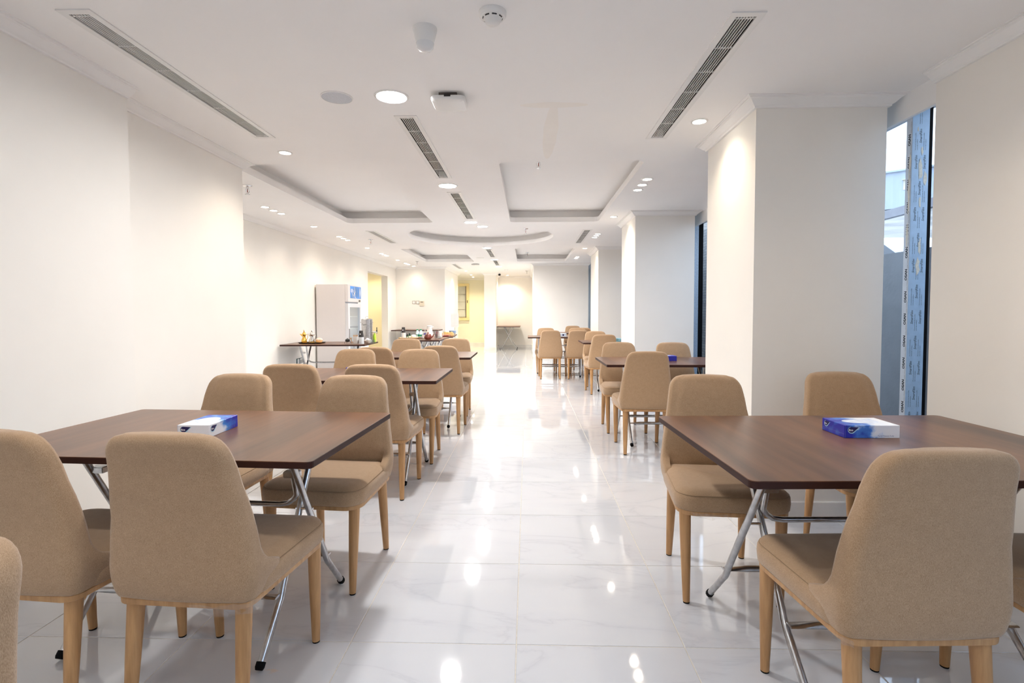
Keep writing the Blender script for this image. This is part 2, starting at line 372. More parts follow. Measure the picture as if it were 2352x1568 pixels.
lamp('small', 1.09, 3.39, 'small warm downlight above the wide pillar beside the right vent', 'single small warm downlights')
for y, w in ((7.3, 'first'), (9.75, 'second'), (12.04, 'third'), (13.6, 'fourth')):
    lamp('small', -3.0 if y < 13.5 else -2.97, y, 'single small warm downlight along the far left wall, %s from the near end' % w, 'single small warm downlights')
for y, w in ((6.7, 'near the second pillar'), (9.98, 'near the third pillar')):
    lamp('small', 1.09, y, 'single small warm downlight %s' % w, 'single small warm downlights')
for ys, w in (((5.93, 6.135, 6.33), 'nearest'), ((8.28, 8.48, 8.68), 'second'), ((10.69, 10.9, 11.11), 'third'), ((12.79, 12.97, 13.145), 'farthest')):
    for y, v in zip(ys, ('front', 'middle', 'rear')):
        lamp('small', -3.0, y, '%s small warm downlight of the %s row of three by the left wall' % (v, w), 'rows of three downlights by the left wall', power=P_WARM*.55)
for ys, w in (((4.83, 5.04, 5.245), 'nearest'), ((8.16, 8.335, 8.53), 'second'), ((11.5, 11.65, 11.8), 'farthest')):
    for y, v in zip(ys, ('front', 'middle', 'rear')):
        lamp('small', 1.09, y, '%s small warm downlight of the %s row of three by the pillars' % (v, w), 'rows of three downlights by the pillars', power=P_WARM*.55)
lamp('small', -1.80, 15.28, 'small warm downlight at the mouth of the yellow corridor', 'corridor downlights', YEL, 6)
lamp('small', -1.82, 16.87, 'small warm downlight in the middle of the yellow corridor', 'corridor downlights', YEL, 8)
lamp('small', -1.87, 17.96, 'small warm downlight deepest in the yellow corridor', 'corridor downlights', YEL, 9)
lamp('small', -.655, 17.13, 'small warm downlight inside the alcove', 'corridor downlights', (1, .87, .68), 7)
lamp('small', -4.05, 13.25, 'small warm downlight in the side passage', 'side passage downlights', (1.0, .80, .46), 24)
for y, w in ((.5, 'just'), (-1.6, 'well')): lamp('small', -1.83, y, 'small warm downlight %s behind the camera by the wall with moulding' % w, 'small downlights behind the camera')
for y, w in ((1.9, 'just above and'), (.2, 'a little'), (-1.6, 'well')): lamp('small', 1.35, y, 'small warm downlight %s behind the camera by the windows' % w, 'small downlights behind the camera')

# ---------------------------------------------------------------- vents
VL = ['long white slot vent along the left ceiling edge', 'centre slot vent between the large near downlight and the ceiling trays', 'centre slot vent between the two rectangular trays',
      'long white slot vent along the right ceiling edge', 'slot vent left of the round ceiling tray', 'slot vent right of the round ceiling tray',
      'centre slot vent between the far rectangular trays', 'centre slot vent past the far rectangular trays', 'slot vent before the yellow corridor']
for (xc, y0, y1), lb in zip(VENTS, VL):
    t = thing('ceiling_vent', lb, 'vent', (xc, (y0+y1)/2, CEIL), 0, 'white ceiling slot vents'); h = (y1-y0)/2
    bm = bmesh.new()
    for b in ((-.07, -h, -.005, -.041, h, .002), (.041, -h, -.005, .07, h, .002), (-.041, -h, -.005, .041, -h+.03, .002), (-.041, h-.03, -.005, .041, h, .002)): box(bm, *b)
    link('frame', me_from(bm), WHITE, t)
    bm = bmesh.new(); box(bm, -.05, -h+.02, .05, .05, h-.02, .062); box(bm, -.0429, -h+.033, 0.0, -.0419, h-.033, .05); box(bm, .0419, -h+.033, 0, .0429, h-.033, .05)
    link('duct_backing', me_from(bm), DARK, t)
    bm = bmesh.new(); box(bm, -.0013, -h+.03, -.003, .0013, h-.03, .004); sm = me_from(bm); sm.materials.append(WHITE)
    for k in range(6): link('slat', sm, None, t, (-.041+.082*(k+1)/7, 0, 0))
    bm = bmesh.new(); box(bm, -.041, -.002, -.0022, .041, .002, .004); cm = me_from(bm); cm.materials.append(WHITE)
    for k in range(7): link('crossbar', cm, None, t, (0, -h+.03+.02+(2*h-.10)*k/6, 0))

# ---------------------------------------------------------------- ceiling fittings
def fit(name, label, cat, x, y, z=CEIL, group=None): return thing(name, label, cat, (x, y, z), 0, group)
t = fit('smoke_detector', 'round white smoke detector with dark slots on the near ceiling', 'detector', -.14, 2.15)
latheo('base', [(.056, 0), (.056, -.012), (.050, -.020)], WHITE, t, 32)
bm = bmesh.new()
for k in range(8):
    a0 = 2*pi*k/8; pts = [(.0425*cos(a0+.1*j), .0425*sin(a0+.1*j)) for j in range(6)]
    for (xa, ya), (xb, yb) in zip(pts, pts[1:]): bm.faces.new([bm.verts.new(p) for p in ((xa, ya, -.021), (xb, yb, -.021), (xb*.9, yb*.9, -.027), (xa*.9, ya*.9, -.027))])
link('slot', me_from(bm), BLACKP, t)
latheo('sensor_dome', [(.046, -.0195), (.034, -.028), (.030, -.040), (.020, -.048), (.004, -.051)], WHITE, t, 28)
t = fit('motion_sensor', 'white cone shaped motion sensor on the near ceiling', 'sensor', -.436, 2.26)
latheo('base', [(.052, 0), (.052, -.004), (.046, -.03), (.038, -.062)], WHITE, t, 28)
latheo('lens', [(.038, -.062), (.036, -.078), (.026, -.09), (.006, -.096)], mat('frosted_lens', (.78, .78, .78), .25), t, 24)
t = fit('ceiling_speaker', 'flat round grey ceiling speaker beside the large near downlight', 'speaker', -1.07, 2.95)
latheo('trim_ring', [(.088, 0), (.087, -.004), (.082, -.005), (.082, 0)], WHITE, t, 36)
latheo('grille', [(.082, -.002), (.081, -.0045)], mat('speaker_mesh', (.56, .58, .62), .6, noise=(500, .25)), t, 36)
t = fit('wireless_access_point', 'square white access point mounted on the near ceiling', 'sensor', -.438, 2.98)
bm = bmesh.new(); loft(bm, [[(x*s, y*s, z) for x, y in rrect(-.095, -.095, .095, .095, .03)] for s, z in ((.9, -.018), (1, -.022), (1, -.034), (.93, -.044), (.7, -.049))])
link('housing', me_from(bm, True, 40), WHITE, t)
boxo('mount', (-.05, -.075, -.018, .05, .06, 0), mat('dark_mount_grey', (.10, .08, .07), .7), t); boxo('cable_port', (-.018, -.0958, -.030, .018, -.08, -.016), DARK, t)  # mount has a darker grey than the housing
def sprinkler(x, y, z, label):
    t = fit('fire_sprinkler', label, 'sprinkler', x, y, z, 'pendant fire sprinklers'); t.scale = (1.35, 1.35, 1.2)
    latheo('escutcheon', [(.034, 0), (.034, -.003), (.026, -.010), (.012, -.012)], CHROME, t, 24)
    bm = bmesh.new(); lathe(bm, [(.010, -.012), (.010, -.028), (.006, -.030)], 12)
    for s in (-1, 1): tube(bm, [(s*.008, 0, -.026), (s*.013, 0, -.036), (s*.013, 0, -.050), (s*.003, 0, -.064)], .0022, 6)
    link('frame_arms', me_from(bm, True), CHROME, t)
    latheo('bulb', [(.0025, -.031), (.0028, -.055)], mat('red_bulb', (.30, .03, .02), .2), t, 10)
    bm = bmesh.new()
    for k in range(8): a = 2*pi*k/8; tube(bm, [(0, 0, -.065), (.016*cos(a), .016*sin(a), -.069)], .0022, 5)
    lathe(bm, [(.007, -.064), (.009, -.067)], 12); link('deflector', me_from(bm, True), CHROME, t)
sprinkler(.10, 4.74, ZT, 'chrome fire sprinkler in the near right ceiling tray')
sprinkler(-2.665, 4.94, CEIL, 'chrome fire sprinkler beside the near left ceiling tray')
sprinkler(-.03, 8.64, ZT, 'chrome fire sprinkler inside the round ceiling tray')
sprinkler(-2.60, 8.645, CEIL, 'chrome fire sprinkler left of the round ceiling tray')
sprinkler(0.0, 12.05, ZT, 'chrome fire sprinkler in the far right ceiling tray')
sprinkler(-2.62, 12.37, CEIL, 'chrome fire sprinkler beside the far left ceiling tray')
sprinkler(-.02, 15.39, CEIL, 'chrome fire sprinkler before the alcove')
t = fit('ceiling_speaker', 'flat round white ceiling disc beside the far centre vent', 'speaker', -1.05, 11.64); latheo('grille', [(.085, 0), (.083, -.006), (.075, -.007)], WHITE, t, 28)
t = fit('wireless_access_point', 'flat square access point on the far ceiling', 'sensor', -1.30, 13.1); boxo('housing', (-.10, -.10, -.035, .10, .10, -.006), WHITE, t, .01); boxo('mount', (-.05, -.05, -.008, .05, .05, 0), DARK, t)
t = fit('smoke_detector', 'small white smoke detector on the far ceiling before the alcove', 'detector', -.60, 14.9); latheo('base', [(.055, 0), (.055, -.015), (.03, -.04), (.01, -.045)], WHITE, t, 20)
t = thing('security_camera', 'small black lens security camera by the slim far pillar', 'camera', (-.86, 16.1, CEIL)); boxo('bracket', (-.03, -.02, -.03, .03, .05, 0), WHITE, t, .006); latheo('lens', [(.012, -.025), (.036, -.04), (.042, -.062), (.03, -.085), (.005, -.092)], BLACKP, t, 16)

# ---------------------------------------------------------------- chairs
def seat_outline(inset=0.0, xr=.214, xf=.228, yb=-.225, yf=.235):
    pts = []
    n = 6
    for cx, cy, a, r in ((xf, yf, 0, .075), (-xf, yf, 90, .075), (-xr, yb, 180, .05), (xr, yb, 270, .05)):
        sx = 1 if cx > 0 else -1; sy = 1 if cy > 0 else -1
        ox, oy = cx-sx*(r+inset*0), cy-sy*r
        for k in range(n+1):
            t = rad(a+90*k/n); rr = max(.004, r-inset); pts.append((ox+rr*cos(t), oy+rr*sin(t)))
    # straight side mid points are not needed
    return pts
def chair_seat():
    bm = bmesh.new()
    lv = [(.004, .383), (0, .388), (-.003, .415), (-.001, .438), (.004, .4445), (.0075, .4450), (.004, .447), (.012, .455), (.035, .463), (.06, .467)]
    loft(bm, [[(x, y, z) for x, y in seat_outline(i, yb=-.19)] for i, z in lv])
    return me_from(bm, True, 60)
def chair_frame():
    bm = bmesh.new()
    loft(bm, [[(x, y, z) for x, y in seat_outline(i, xr=.209, yb=-.234)] for i, z in ((.010, .364), (.006, .366), (.005, .381), (.008, .3845))])
    return me_from(bm, True, 40)
def lerp_tab(tab, z):
    for (z0, a), (z1, b) in zip(tab, tab[1:]):
        if z <= z1:
            t = max(0, (z-z0)/(z1-z0)); t = t*t*(3-2*t)*.4 + t*.6; return a+(b-a)*t
    return tab[-1][1]
def chair_back():
    H = .872; r = .055
    W = [(.385, .206), (.42, .2165), (.47, .2195), (.55, .211), (.65, .197), (.75, .181), (.872, .163)]
    Y = [(.385, -.232), (.45, -.241), (.60, -.247), (.75, -.272), (.872, -.303)]
    T = [(.385, .075), (.47, .078), (.62, .070), (.80, .062), (.872, .055)]
    zs = [.385, .388, .395, .41, .43, .45, .465, .475, .485, .50, .52, .545, .58, .62, .67, .72, .77, .80, .815, .83, .842, .852, .860, .8655, .8690, .8712, .872]
    rings = []
    for z in zs:
        w = lerp_tab(W, z); yr = lerp_tab(Y, z); th = lerp_tab(T, z)
        if z > H-r: q = z-(H-r); w = w-r+sqrt(max(0, r*r-q*q))
        inset = 0
        if z > H-.022: q = z-(H-.022); inset = .022-sqrt(max(0, .022**2-q*q))
        if z < .395: inset = max(inset, .006*(.395-z)/.01)
        yr2 = yr+inset; th2 = max(.006, th-2*inset)
        if z > H-.004: w -= .01
        e0 = .085; zf = .458; rf = .070
        if z <= zf: e = e0
        elif z < zf+rf: q = rf-(z-zf); e = e0*(1-sqrt(max(0, 1-(q/rf)**2)))
        else: e = 0
        yf = yr2+th2; a = .032; cr = min(.045, th2*.48); c2 = min(.014, th2*.45)
        ring = []
        tip = yf+e
        # outer right side from tip to the rear
        ring += [(w-c2, tip), (w-c2*.3, tip-c2*.3), (w, tip-c2)]
        ring += [(w, yf-c2-.001 if e > 0 else yf-c2-.0005)]
        for k in range(6):
            t = rad(90*k/5); ring.append((w-cr+cr*cos(t), yr2+cr-cr*sin(t)))
        for k in range(1, 8):
            s = (w-cr)*(1-2*k/8); ring.append((s, yr2-.010*(1-(s/(w-cr))**2)))
        for k in range(6):
            t = rad(90+90*k/5); ring.append((-w+cr+cr*cos(t), yr2+cr-cr*sin(t)))
        ring += [(-w, yf-c2-.001 if e > 0 else yf-c2-.0005)]
        ring += [(-w, tip-c2), (-w+c2*.3, tip-c2*.3), (-w+c2, tip)]
        ai = max(a, c2*1.6)
        ring += [(-w+ai, tip-.002), (-w+ai+.004, yf+.0005)]
        for k in range(1, 8):
            s = -(w-ai-.004)*(1-2*k/8); ring.append((s, yf+.004*(1-(s/w)**2)))
        ring += [(w-ai-.004, yf+.0005), (w-ai, tip-.002)]
        crownz = 0
        rings.append([(x, y, z - (.010*(x/.2)**2 if z > .80 else .010*(x/.2)**2*max(0, (z-.6)/.2))) for x, y in ring])
    bm = bmesh.new(); loft(bm, rings)
    return me_from(bm, True, 65)
def leg_me(top, foot, rt_=.0235, rb=.0140):
    bm = bmesh.new(); a, b = Vector(top), Vector(foot); b = a+(b-a)*((a.z-.006)/(a.z-b.z))
    tube(bm, [a, a+(b-a)*.5, b], [rt_, (rt_+rb)/2+.001, rb], 14); return me_from(bm, True, 40), b
def make_chair(label):
    t = thing('dining_chair', label, 'chair', (0, 0, 0), 0, 'beige upholstered dining chairs')
    st = link('seat', chair_seat(), FAB, t)
    bm = bmesh.new(); q = [(x, y, .4455) for x, y in seat_outline(.0035, yb=-.19)]; i0 = 14; q = q[21:]+q[:21]
    q = [p for p in seat_outline(.0035, yb=-.19)]; q = [(x, y, .4457) for x, y in q[21:] + q[:14+1]] ; q = [p for p in q if p[1] > -.17]
    tube(bm, q, .0011, 5); link('piping', me_from(bm, True), mat('dark_beige_piping', (.30, .20, .115), .9), st); link('backrest', chair_back(), FAB, t); link('seat_frame', chair_frame(), OAK, t)
    for top, foot in (((.190, .187, .368), (.184, .203, 0)), ((-.190, .187, .368), (-.184, .203, 0)), ((.165, -.188, .368), (.171, -.222, 0)), ((-.165, -.188, .368), (-.171, -.222, 0))):
        me, b = leg_me(top, foot); lg = link('leg', me, OAK, t)
        latheo('foot_cap', [(.0128, 0), (.0132, .002), (.0136, .0105)], RUBBER, lg, 14, (b.x, b.y, 0))
    return t
# x, y, heading in degrees (0 = facing away from the camera), label
NF = 'near side of'
CH = [
 (-.963, 1.635, -3.5, 'beige chair with its back to the camera, near left table, aisle side'),
 (-1.475, 1.66, -5, 'beige chair at the near left table, its back partly cut by the frame'),
 (-.905, 2.365, 174.5, 'beige chair facing the camera across the near left table, on the aisle side'),
 (-1.525, 2.42, 175, 'beige chair facing the camera across the near left table, beside the wall'),
 (-.965, 3.475, -1, 'beige chair with its back turned at the second left table, on the aisle side'),
 (-1.50, 3.488, 2, 'beige chair with its back turned at the second left table, beside the wall'),
 (-.94, 4.245, 180, 'beige chair facing the camera behind the second left table, on the aisle side'),
 (-1.51, 4.27, 179, 'beige chair facing the camera behind the second left table, beside the wall'),
 (-.845, 5.27, 0, 'beige chair with its back turned at the third left table, on the aisle side'),
 (-1.43, 5.06, 1, 'beige chair with its back turned at the third left table, away from the aisle'),
 (-.88, 6.13, 180, 'beige chair behind the third left table in front of the yellow corridor'),
 (-1.475, 6.07, 180, 'beige chair behind the third left table in front of the buffet'),
 (.980, 1.517, 2.5, 'large beige chair with its back to the camera at the near right table'),
 (1.575, 1.54, -3, 'beige chair at the near right table almost wholly cut off by the right frame edge'),
 (.85, 2.310, 176, 'beige chair facing the camera behind the near right table, on the aisle side'),
 (1.655, 2.56, 180, 'beige chair facing the camera behind the near right table, against the wide pillar'),
 (.99, 4.56, -1, 'beige chair with its back turned at the second right table, seen whole in the aisle'),
 (1.695, 4.47, 0, 'beige chair at the second right table mostly hidden behind the wide pillar'),
 (.975, 5.32, 181, 'beige chair facing the camera behind the second right table, on the aisle side'),
 (1.53, 5.28, 180, 'beige chair facing the camera behind the second right table, next to the blue tissue box'),
 (1.085, 7.76, 3, 'beige chair with its back turned at the third right table'),
 (1.14, 8.52, 180, 'beige chair facing the camera behind the third right table'),
 (1.74, 8.52, 180, 'beige chair of the third right table showing only a sliver beside the second pillar'),
 (.405, 9.49, 1, 'beige chair with its back turned at the fourth right table, on the aisle side'),
 (.90, 9.492, 0, 'beige chair with its back turned at the fourth right table, nearer the pillars'),
 (.375, 10.335, 180, 'beige chair facing the camera behind the fourth right table, on the aisle side'),
 (1.01, 10.31, 180, 'beige chair facing the camera behind the fourth right table, nearer the pillars'),
 (1.13, 11.0, 0, 'beige chair with its back turned at the farthest right table'),
 (1.06, 11.99, 180, 'beige chair facing the camera behind the farthest right table'),
 (-.912, .45, 176, 'beige chair back cut off at the bottom left corner of the frame'),
]
proto = None; CHO = []
for x, y, a, lb in CH:
    if proto is None: proto = make_chair(lb); proto.location = (x, y, 0); proto.rotation_euler = (0, 0, rad(a)); CHO.append(proto)
    else: CHO.append(copy_tree(proto, (x, y, 0), rad(a), lb))
CHO[14].scale = (1, 1, 1.015)
def wrap(parent, pts, wid, seed):
    rnd = random.Random(seed); bm = bmesh.new(); rows = []
    for k in range(len(pts)*4-3):
        a = pts[k//4]; b = pts[min(k//4+1, len(pts)-1)]; f = (k % 4)/4; p = Vector(a)*(1-f)+Vector(b)*f
        rows.append([bm.verts.new((p.x+rnd.uniform(-.003, .003), p.y+rnd.uniform(-.003, .003), p.z+wid*(.4-j/3)+rnd.uniform(-.004, .004))) for j in range(4)])
    for r0, r1 in zip(rows, rows[1:]):
        for j in range(3): bm.faces.new((r0[j], r0[j+1], r1[j+1], r1[j]))
    o = link('plastic_wrap', me_from(bm), PLASTIC, parent); o['label'] = 'torn clear plastic film left on the frame edge'
wrap(CHO[0], [(.04, -.244, .372), (.13, -.243, .370), (.20, -.225, .372), (.221, -.18, .372)], .030, 3)
wrap(CHO[14], [(.18, .236, .372), (.10, .245, .372), (.02, .246, .373)], .022, 5)
wrap(CHO[2], [(.226, .16, .376), (.20, .23, .376)], .014, 6)
wrap(CHO[12], [(-.216, -.19, .376), (-.19, -.235, .376)], .018, 8)

# ---------------------------------------------------------------- folding tables
TZ = .74
def make_table(L, W, label, top_m=WALNUT):
    t = thing('folding_table', label, 'table', (0, 0, 0), 0, 'dark brown folding dining tables')
    bm = bmesh.new(); q = rrect(-L/2, -W/2, L/2, W/2, .018, 4)
    loft(bm, [[(x*s, y*s, z) for x, y in q] for s, z in ((.9985, TZ-.022), (1, TZ-.0205), (1, TZ-.0022))], (True, False))
    o = link('edge_band', me_from(bm), EDGE, t)
    bm = bmesh.new(); loft(bm, [[(x*s, y*s, z) for x, y in q] for s, z in ((.9995, TZ-.0022), (.9995, TZ-.0006), (.998, TZ))], (True, True)); link('tabletop', me_from(bm), top_m, t)
    xl = L/2-.219; k = W/.80; of = .030 if L > 1.2 else .021
    for sx in (-1, 1):
        for sy in (-1, 1):
            x = sx*(xl + (of if sy > 0 else -of))
            pts = [(x, -sy*.165*k, TZ-.024), (x, sy*.128*k, .212), (x, sy*.137*k, .192), (x, sy*.150*k, .171), (x, sy*.169*k, .151), (x, sy*.288*k, .018)]
            lg = tubeo('leg', pts, .0125, STEEL, t, 12)
            e = Vector(pts[-1]); d = (e-Vector(pts[-2])).normalized(); tubeo('foot_cap', [e-d*.012, e+d*.004, e+d*.012], [.0155, .0155, .012], RUBBER, lg, 12)
        # upper locking tube beside the crossing legs
        bolt = bmesh.new()
        tube(bolt, [(sx*xl-.034, 0, .443), (sx*xl+.034, 0, .443)], .005, 8); link('pivot_bolt', me_from(bolt, True), CHROME, t)
        boxo('bracket', (sx*xl-.028, -.105*k, .592, sx*xl+.028, -.070*k, .616), STEEL, t, .003)
    for sy in (-1, 1):
        x = xl+(of if sy > 0 else -of); yy = sy*.168*k
        pts = [(-x, yy, .188), (-x+.03, yy, .188), (-x+.09, yy, .188), (x-.09, yy, .188), (x-.03, yy, .188), (x, yy, .188)]
        tubeo('stretcher', pts, .0125, STEEL, t, 10, flat=[(1.5, .35), (1.5, .4), (1, 1), (1, 1), (1.5, .4), (1.5, .35)])
    c = []
    x = xl-.032
    for kx, kz in ((0, .70), (0, .52), (0, .495), (.015, .475), (.04, .458), (.075, .452)): c.append((kx, kz))
    pts = [(-x+a, -.085*k*(z-.40)/.3 + .03, z) for a, z in c]+[(x-a, -.085*k*(z-.40)/.3 + .03, z) for a, z in c[::-1]]
    tubeo('brace', pts, .010, STEEL, t, 10)
    return t
TB = [
 ('a', -1.232, 1.965, -3, 'dark brown folding table at the near left with a tissue box on it'),
 ('a', -1.20, 3.80, 0, 'dark brown folding table, second on the left side'),
 ('a', -1.17, 5.58, 0, 'dark brown folding table, third on the left side before the buffet'),
 ('b', 1.195, 1.858, 2.0, 'dark brown folding table at the near right with a tissue box on it'),
 ('a', 1.28, 4.88, 0, 'dark brown folding table, second on the right side between two pillars'),
 ('a', 1.42, 8.08, 0, 'dark brown folding table, third on the right side'),
 ('a', .605, 9.80, 0, 'dark brown folding table, fourth on the right side before the broad wall'),
 ('a', .98, 11.55, 0, 'dark brown folding table farthest on the right side'),
 ('a', -2.90, 7.62, 2, 'dark brown folding table against the left wall holding the coffee pots and the urn'),
 ('c', -1.80, 8.98, 90, 'dark brown buffet table nearest the camera with water bottles and teapot'),
 ('c', -1.79, 10.18, 94, 'dark brown buffet table behind the first one, holding the food trays'),
 ('a', -2.86, 13.49, 0, 'dark brown folding table pushed against the far back wall'),
 ('c', -.60, 16.99, 90, 'dark brown folding table standing end-on in the alcove'),
]
TP = {}
for kind, x, y, a, lb in TB:
    if kind not in TP:
        L_, W_ = {'a': (1.195, .78), 'b': (1.225, .88), 'c': (1.16, .74)}[kind]
        TP[kind] = make_table(L_, W_, lb); TP[kind].location = (x, y, 0); TP[kind].rotation_euler = (0, 0, rad(a))
    else: copy_tree(TP[kind], (x, y, 0), rad(a), lb)

# ---------------------------------------------------------------- windows along the right side
FILMB = mat('blue_protective_film', (.40, .56, .75), .32, noise=(25, .05)); FILMG = mat('pale_protective_film', (.62, .67, .74), .35, noise=(20, .05))
INK = mat('black_print', (.012, .014, .02), .6); CREAMR = mat('torn_film_patch', (.74, .70, .60), .7, noise=(90, .1))
ALU = mat('grey_aluminium', (.40, .45, .52), .35, metal=.4)
txt_osan = text_mesh('OSAN', .0235, 0, .0011); txt_small = text_mesh('Quality of Windows', .0075)
txt_smart = text_mesh('SmartFilm', .019, .25); txt_s2 = text_mesh('UV protected surface film for profiles', .0062); txt_s3 = text_mesh('remove after installation', .0062)
def join_text(name, items, m, parent):
    """items: (mesh, 4x4) joined into one flat lettering mesh"""
    bm = bmesh.new()
    for me, mx in items:
        k = len(bm.verts); bm.from_mesh(me); bm.verts.ensure_lookup_table(); bmesh.ops.transform(bm, matrix=mx, verts=bm.verts[k:])
    o = link(name, me_from(bm), m, parent); return o
FILM2 = mat('faded_blue_film', (.40, .48, .58), .4, noise=(120, .22))
def window(name, ya, yb, mulls, label, detailed=None):
    dx = 2.222 if detailed else 2.185; fm = FILMB if detailed else FILM2
    g = boxo(name, (2.243, ya, .10, 2.247, yb, CEIL), GLASS); tag(g, label, kind='structure')
    bm = bmesh.new(); box(bm, 2.17, ya, 0, 2.27, yb, .10); link('sill', me_from(bm), ALU, g)
    for y in mulls:
        boxo('mullion', (2.131, y, .0, dx, y+.045, CEIL), fm, g)
        boxo('pale_film', (2.1295, y+.002, .1, 2.1312, y+.0445, 2.395), FILMG, g)
        boxo('gasket', (dx, y+.004, .1, 2.2432, y+.041, CEIL), RUBBER, g)
    if detailed is not None:
        y = detailed; it = []; it2 = []
        # faces toward the room (-X): letters run up the post; u -> +Z, v -> +Y side
        A = lambda yy, z: Matrix(((0, 0, -1, 2.1292), (0, -1, 0, yy), (1, 0, 0, z), (0, 0, 0, 1)))
        A = lambda yy, z: Matrix(((0, 0, -1, 2.1292), (0, 1, 0, yy), (1, 0, 0, z), (0, 0, 0, 1)))
        z = .62; k = 0
        while z < 2.2:
            # reading upward, letter tops to the left of the strip (away from the camera)
            it.append((txt_osan, A(y+.012, z))); it.append((txt_small, A(y+.010-.004, z+.068))); z += .1245
        join_text('lettering', it, INK, g)
        B = lambda xx, z: Matrix(((0, -1, 0, xx), (0, 0, -1, y-.0006), (1, 0, 0, z), (0, 0, 0, 1)))
        z = .55; k = 0
        while z < 2.2:
            for xx, dz in ((2.160, 0), (2.205, .0)) if k % 2 == 0 else ((2.182, .0),):
                it2 += [(txt_smart, B(xx, z+dz)), (txt_s2, B(xx-.010, z+.105)), (txt_s3, B(xx, z+.105))]
            z += .143; k += 1
        join_text('lettering', it2, INK, g)
        rnd = random.Random(4); bm = bmesh.new()
        for cx, cz, w, h in ((2.178, 1.98, .016, .13), (2.205, 1.93, .010, .10), (2.180, 1.80, .008, .08), (2.185, 1.55, .010, .10), (2.176, 1.45, .014, .12), (2.16, 2.20, .006, .03), (2.185, 2.08, .007, .05)):
            n = 12; pts = []
            for q in range(n): a = 2*pi*q/n; pts.append((cx+w*cos(a)*rnd.uniform(.45, 1.1), y-.0011, cz+h/2*sin(a)*rnd.uniform(.6, 1.1)))
            bm.faces.new([bm.verts.new(p) for p in pts])
        link('torn_film', me_from(bm), CREAMR, g)
        bm = bmesh.new()
        for cy, cz, w, h in ((y+.016, 1.86, .008, .30), (y+.02, 1.62, .007, .16), (y+.012, 2.02, .008, .12)):
            n = 14; bm.faces.new([bm.verts.new((2.1290, cy+w*cos(2*pi*q/n)*rnd.uniform(.5, 1.1), cz+h/2*sin(2*pi*q/n)*rnd.uniform(.7, 1.05))) for q in range(n)])
        link('torn_film', me_from(bm), CREAMR, g)
    return g
window('window_1', 2.60, 6.60, (2.991, 4.80), 'tall window with a blue film wrapped post by the wide pillar', 2.991)
window('window_2', 6.60, 9.90, (6.76, 8.30), 'tall window between the second and third pillar')
window('window_3', 9.90, 14.90, (9.92, 11.6, 13.2), 'tall window behind the third pillar')
window('window_4', -4.0, 2.60, (-3.9, -2.3, -.7, .9), 'tall window behind the camera')

# ---------------------------------------------------------------- outside
def mat_brick():
    m = mat('rough_stone_facing', (.30, .29, .28), .9); n = m.node_tree.nodes; l = m.node_tree.links; b = n['Principled BSDF']
    t = n.new('ShaderNodeTexCoord'); mp = n.new('ShaderNodeMapping'); mp.inputs['Rotation'].default_value = (0, rad(90), rad(90))
    l.new(t.outputs['Object'], mp.inputs[0])
    br = n.new('ShaderNodeTexBrick'); br.inputs['Scale'].default_value = 5; br.inputs['Color1'].default_value = (.36, .35, .33, 1); br.inputs['Color2'].default_value = (.26, .25, .25, 1); br.inputs['Mortar'].default_value = (.17, .17, .17, 1)
    l.new(mp.outputs[0], br.inputs[0]); l.new(br.outputs[0], b.inputs['Base Color']); return m
STONE = mat_brick()
CONC = mat('grey_concrete', (.20, .19, .19), .85, noise=(6, .15), bump=(30, .3, .01))
o = boxo('reflection_backdrop', (3.3, -6, -.2, 3.5, 6.2, 1.72), CONC); tag(o, 'grey backdrop wall added outside the windows for reflections in the glass', kind='structure')  # added dark backdrop so the lower glass mirrors the room
o = boxo('exterior_wall', (3.3, 6.2, -.2, 3.6, 17, 2.72), STONE); tag(o, 'stone faced outer wall seen through the far windows', kind='structure')
o = boxo('exterior_ground', (2.27, -8, -.35, 3.3, 19, -.15), CONC); tag(o, 'concrete strip outside the windows', kind='structure')
o = boxo('exterior_road', (3.5, -8, 1.10, 11, 40, 1.28), mat('asphalt', (.17, .16, .16), .9, noise=(20, .1))); tag(o, 'road outside at the height of the window', kind='structure')
# rising brown ground with rock, then a pale hill
rnd = random.Random(2); bm = bmesh.new(); nx, ny = 40, 40; V = {}
def hz(x, y):
    d = sqrt(x*x+y*y); h = 1.2 + min(max(0, d-13), 45)*.20
    if d > 58: h += (min(d, 97)-58)*.30
    return h
for i in range(nx):
    for j in range(ny):
        x = 8+i*2.6; y = -6+j*3.0; V[i, j] = bm.verts.new((x, y, hz(x, y)+rnd.uniform(-.12, .12)))
for i in range(nx-1):
    for j in range(ny-1): bm.faces.new((V[i, j], V[i+1, j], V[i+1, j+1], V[i, j+1]))
o = link('exterior_hill', me_from(bm, True), mat('dry_brown_earth', (.30, .26, .22), .95, noise=(.35, .35), bump=(2, .8, .2))); tag(o, 'dry brown hillside rising behind the road', kind='structure')
t = thing('site_cabin', 'long pale blue metal site cabin on the hillside outside the window', 'building', (33.0, 47.5, 10.1), rad(-38))
bm = bmesh.new(); n = 120; ringb = []
for k in range(n):
    x = -12+24*k/(n-1); ringb.append((x, -1.5+(.05 if (k//2) % 2 else 0)))
ring = ringb+[(12, 1.5), (-12, 1.5)]
loft(bm, [[(x, y, z) for x, y in ring] for z in (0, 3.1)]); link('corrugated_wall', me_from(bm), mat('pale_blue_metal', (.36, .41, .50), .5, noise=(.5, .05)), t)
boxo('roof', (-12.2, -1.75, 3.1, 12.2, 1.75, 3.25), mat('pale_blue_metal', (.36, .41, .50)), t)
for k in range(8):
    w = boxo('window', (-11+k*2.8, -1.56, 1.5, -10.2+k*2.8, -1.46, 2.3), mat('beige_shutter', (.55, .52, .42), .6, noise=(2, .1)), t)
    boxo('awning', (-11.05+k*2.8, -1.85, 2.3, -10.15+k*2.8, -1.46, 2.36), mat('beige_shutter', (.55, .52, .42)), t)
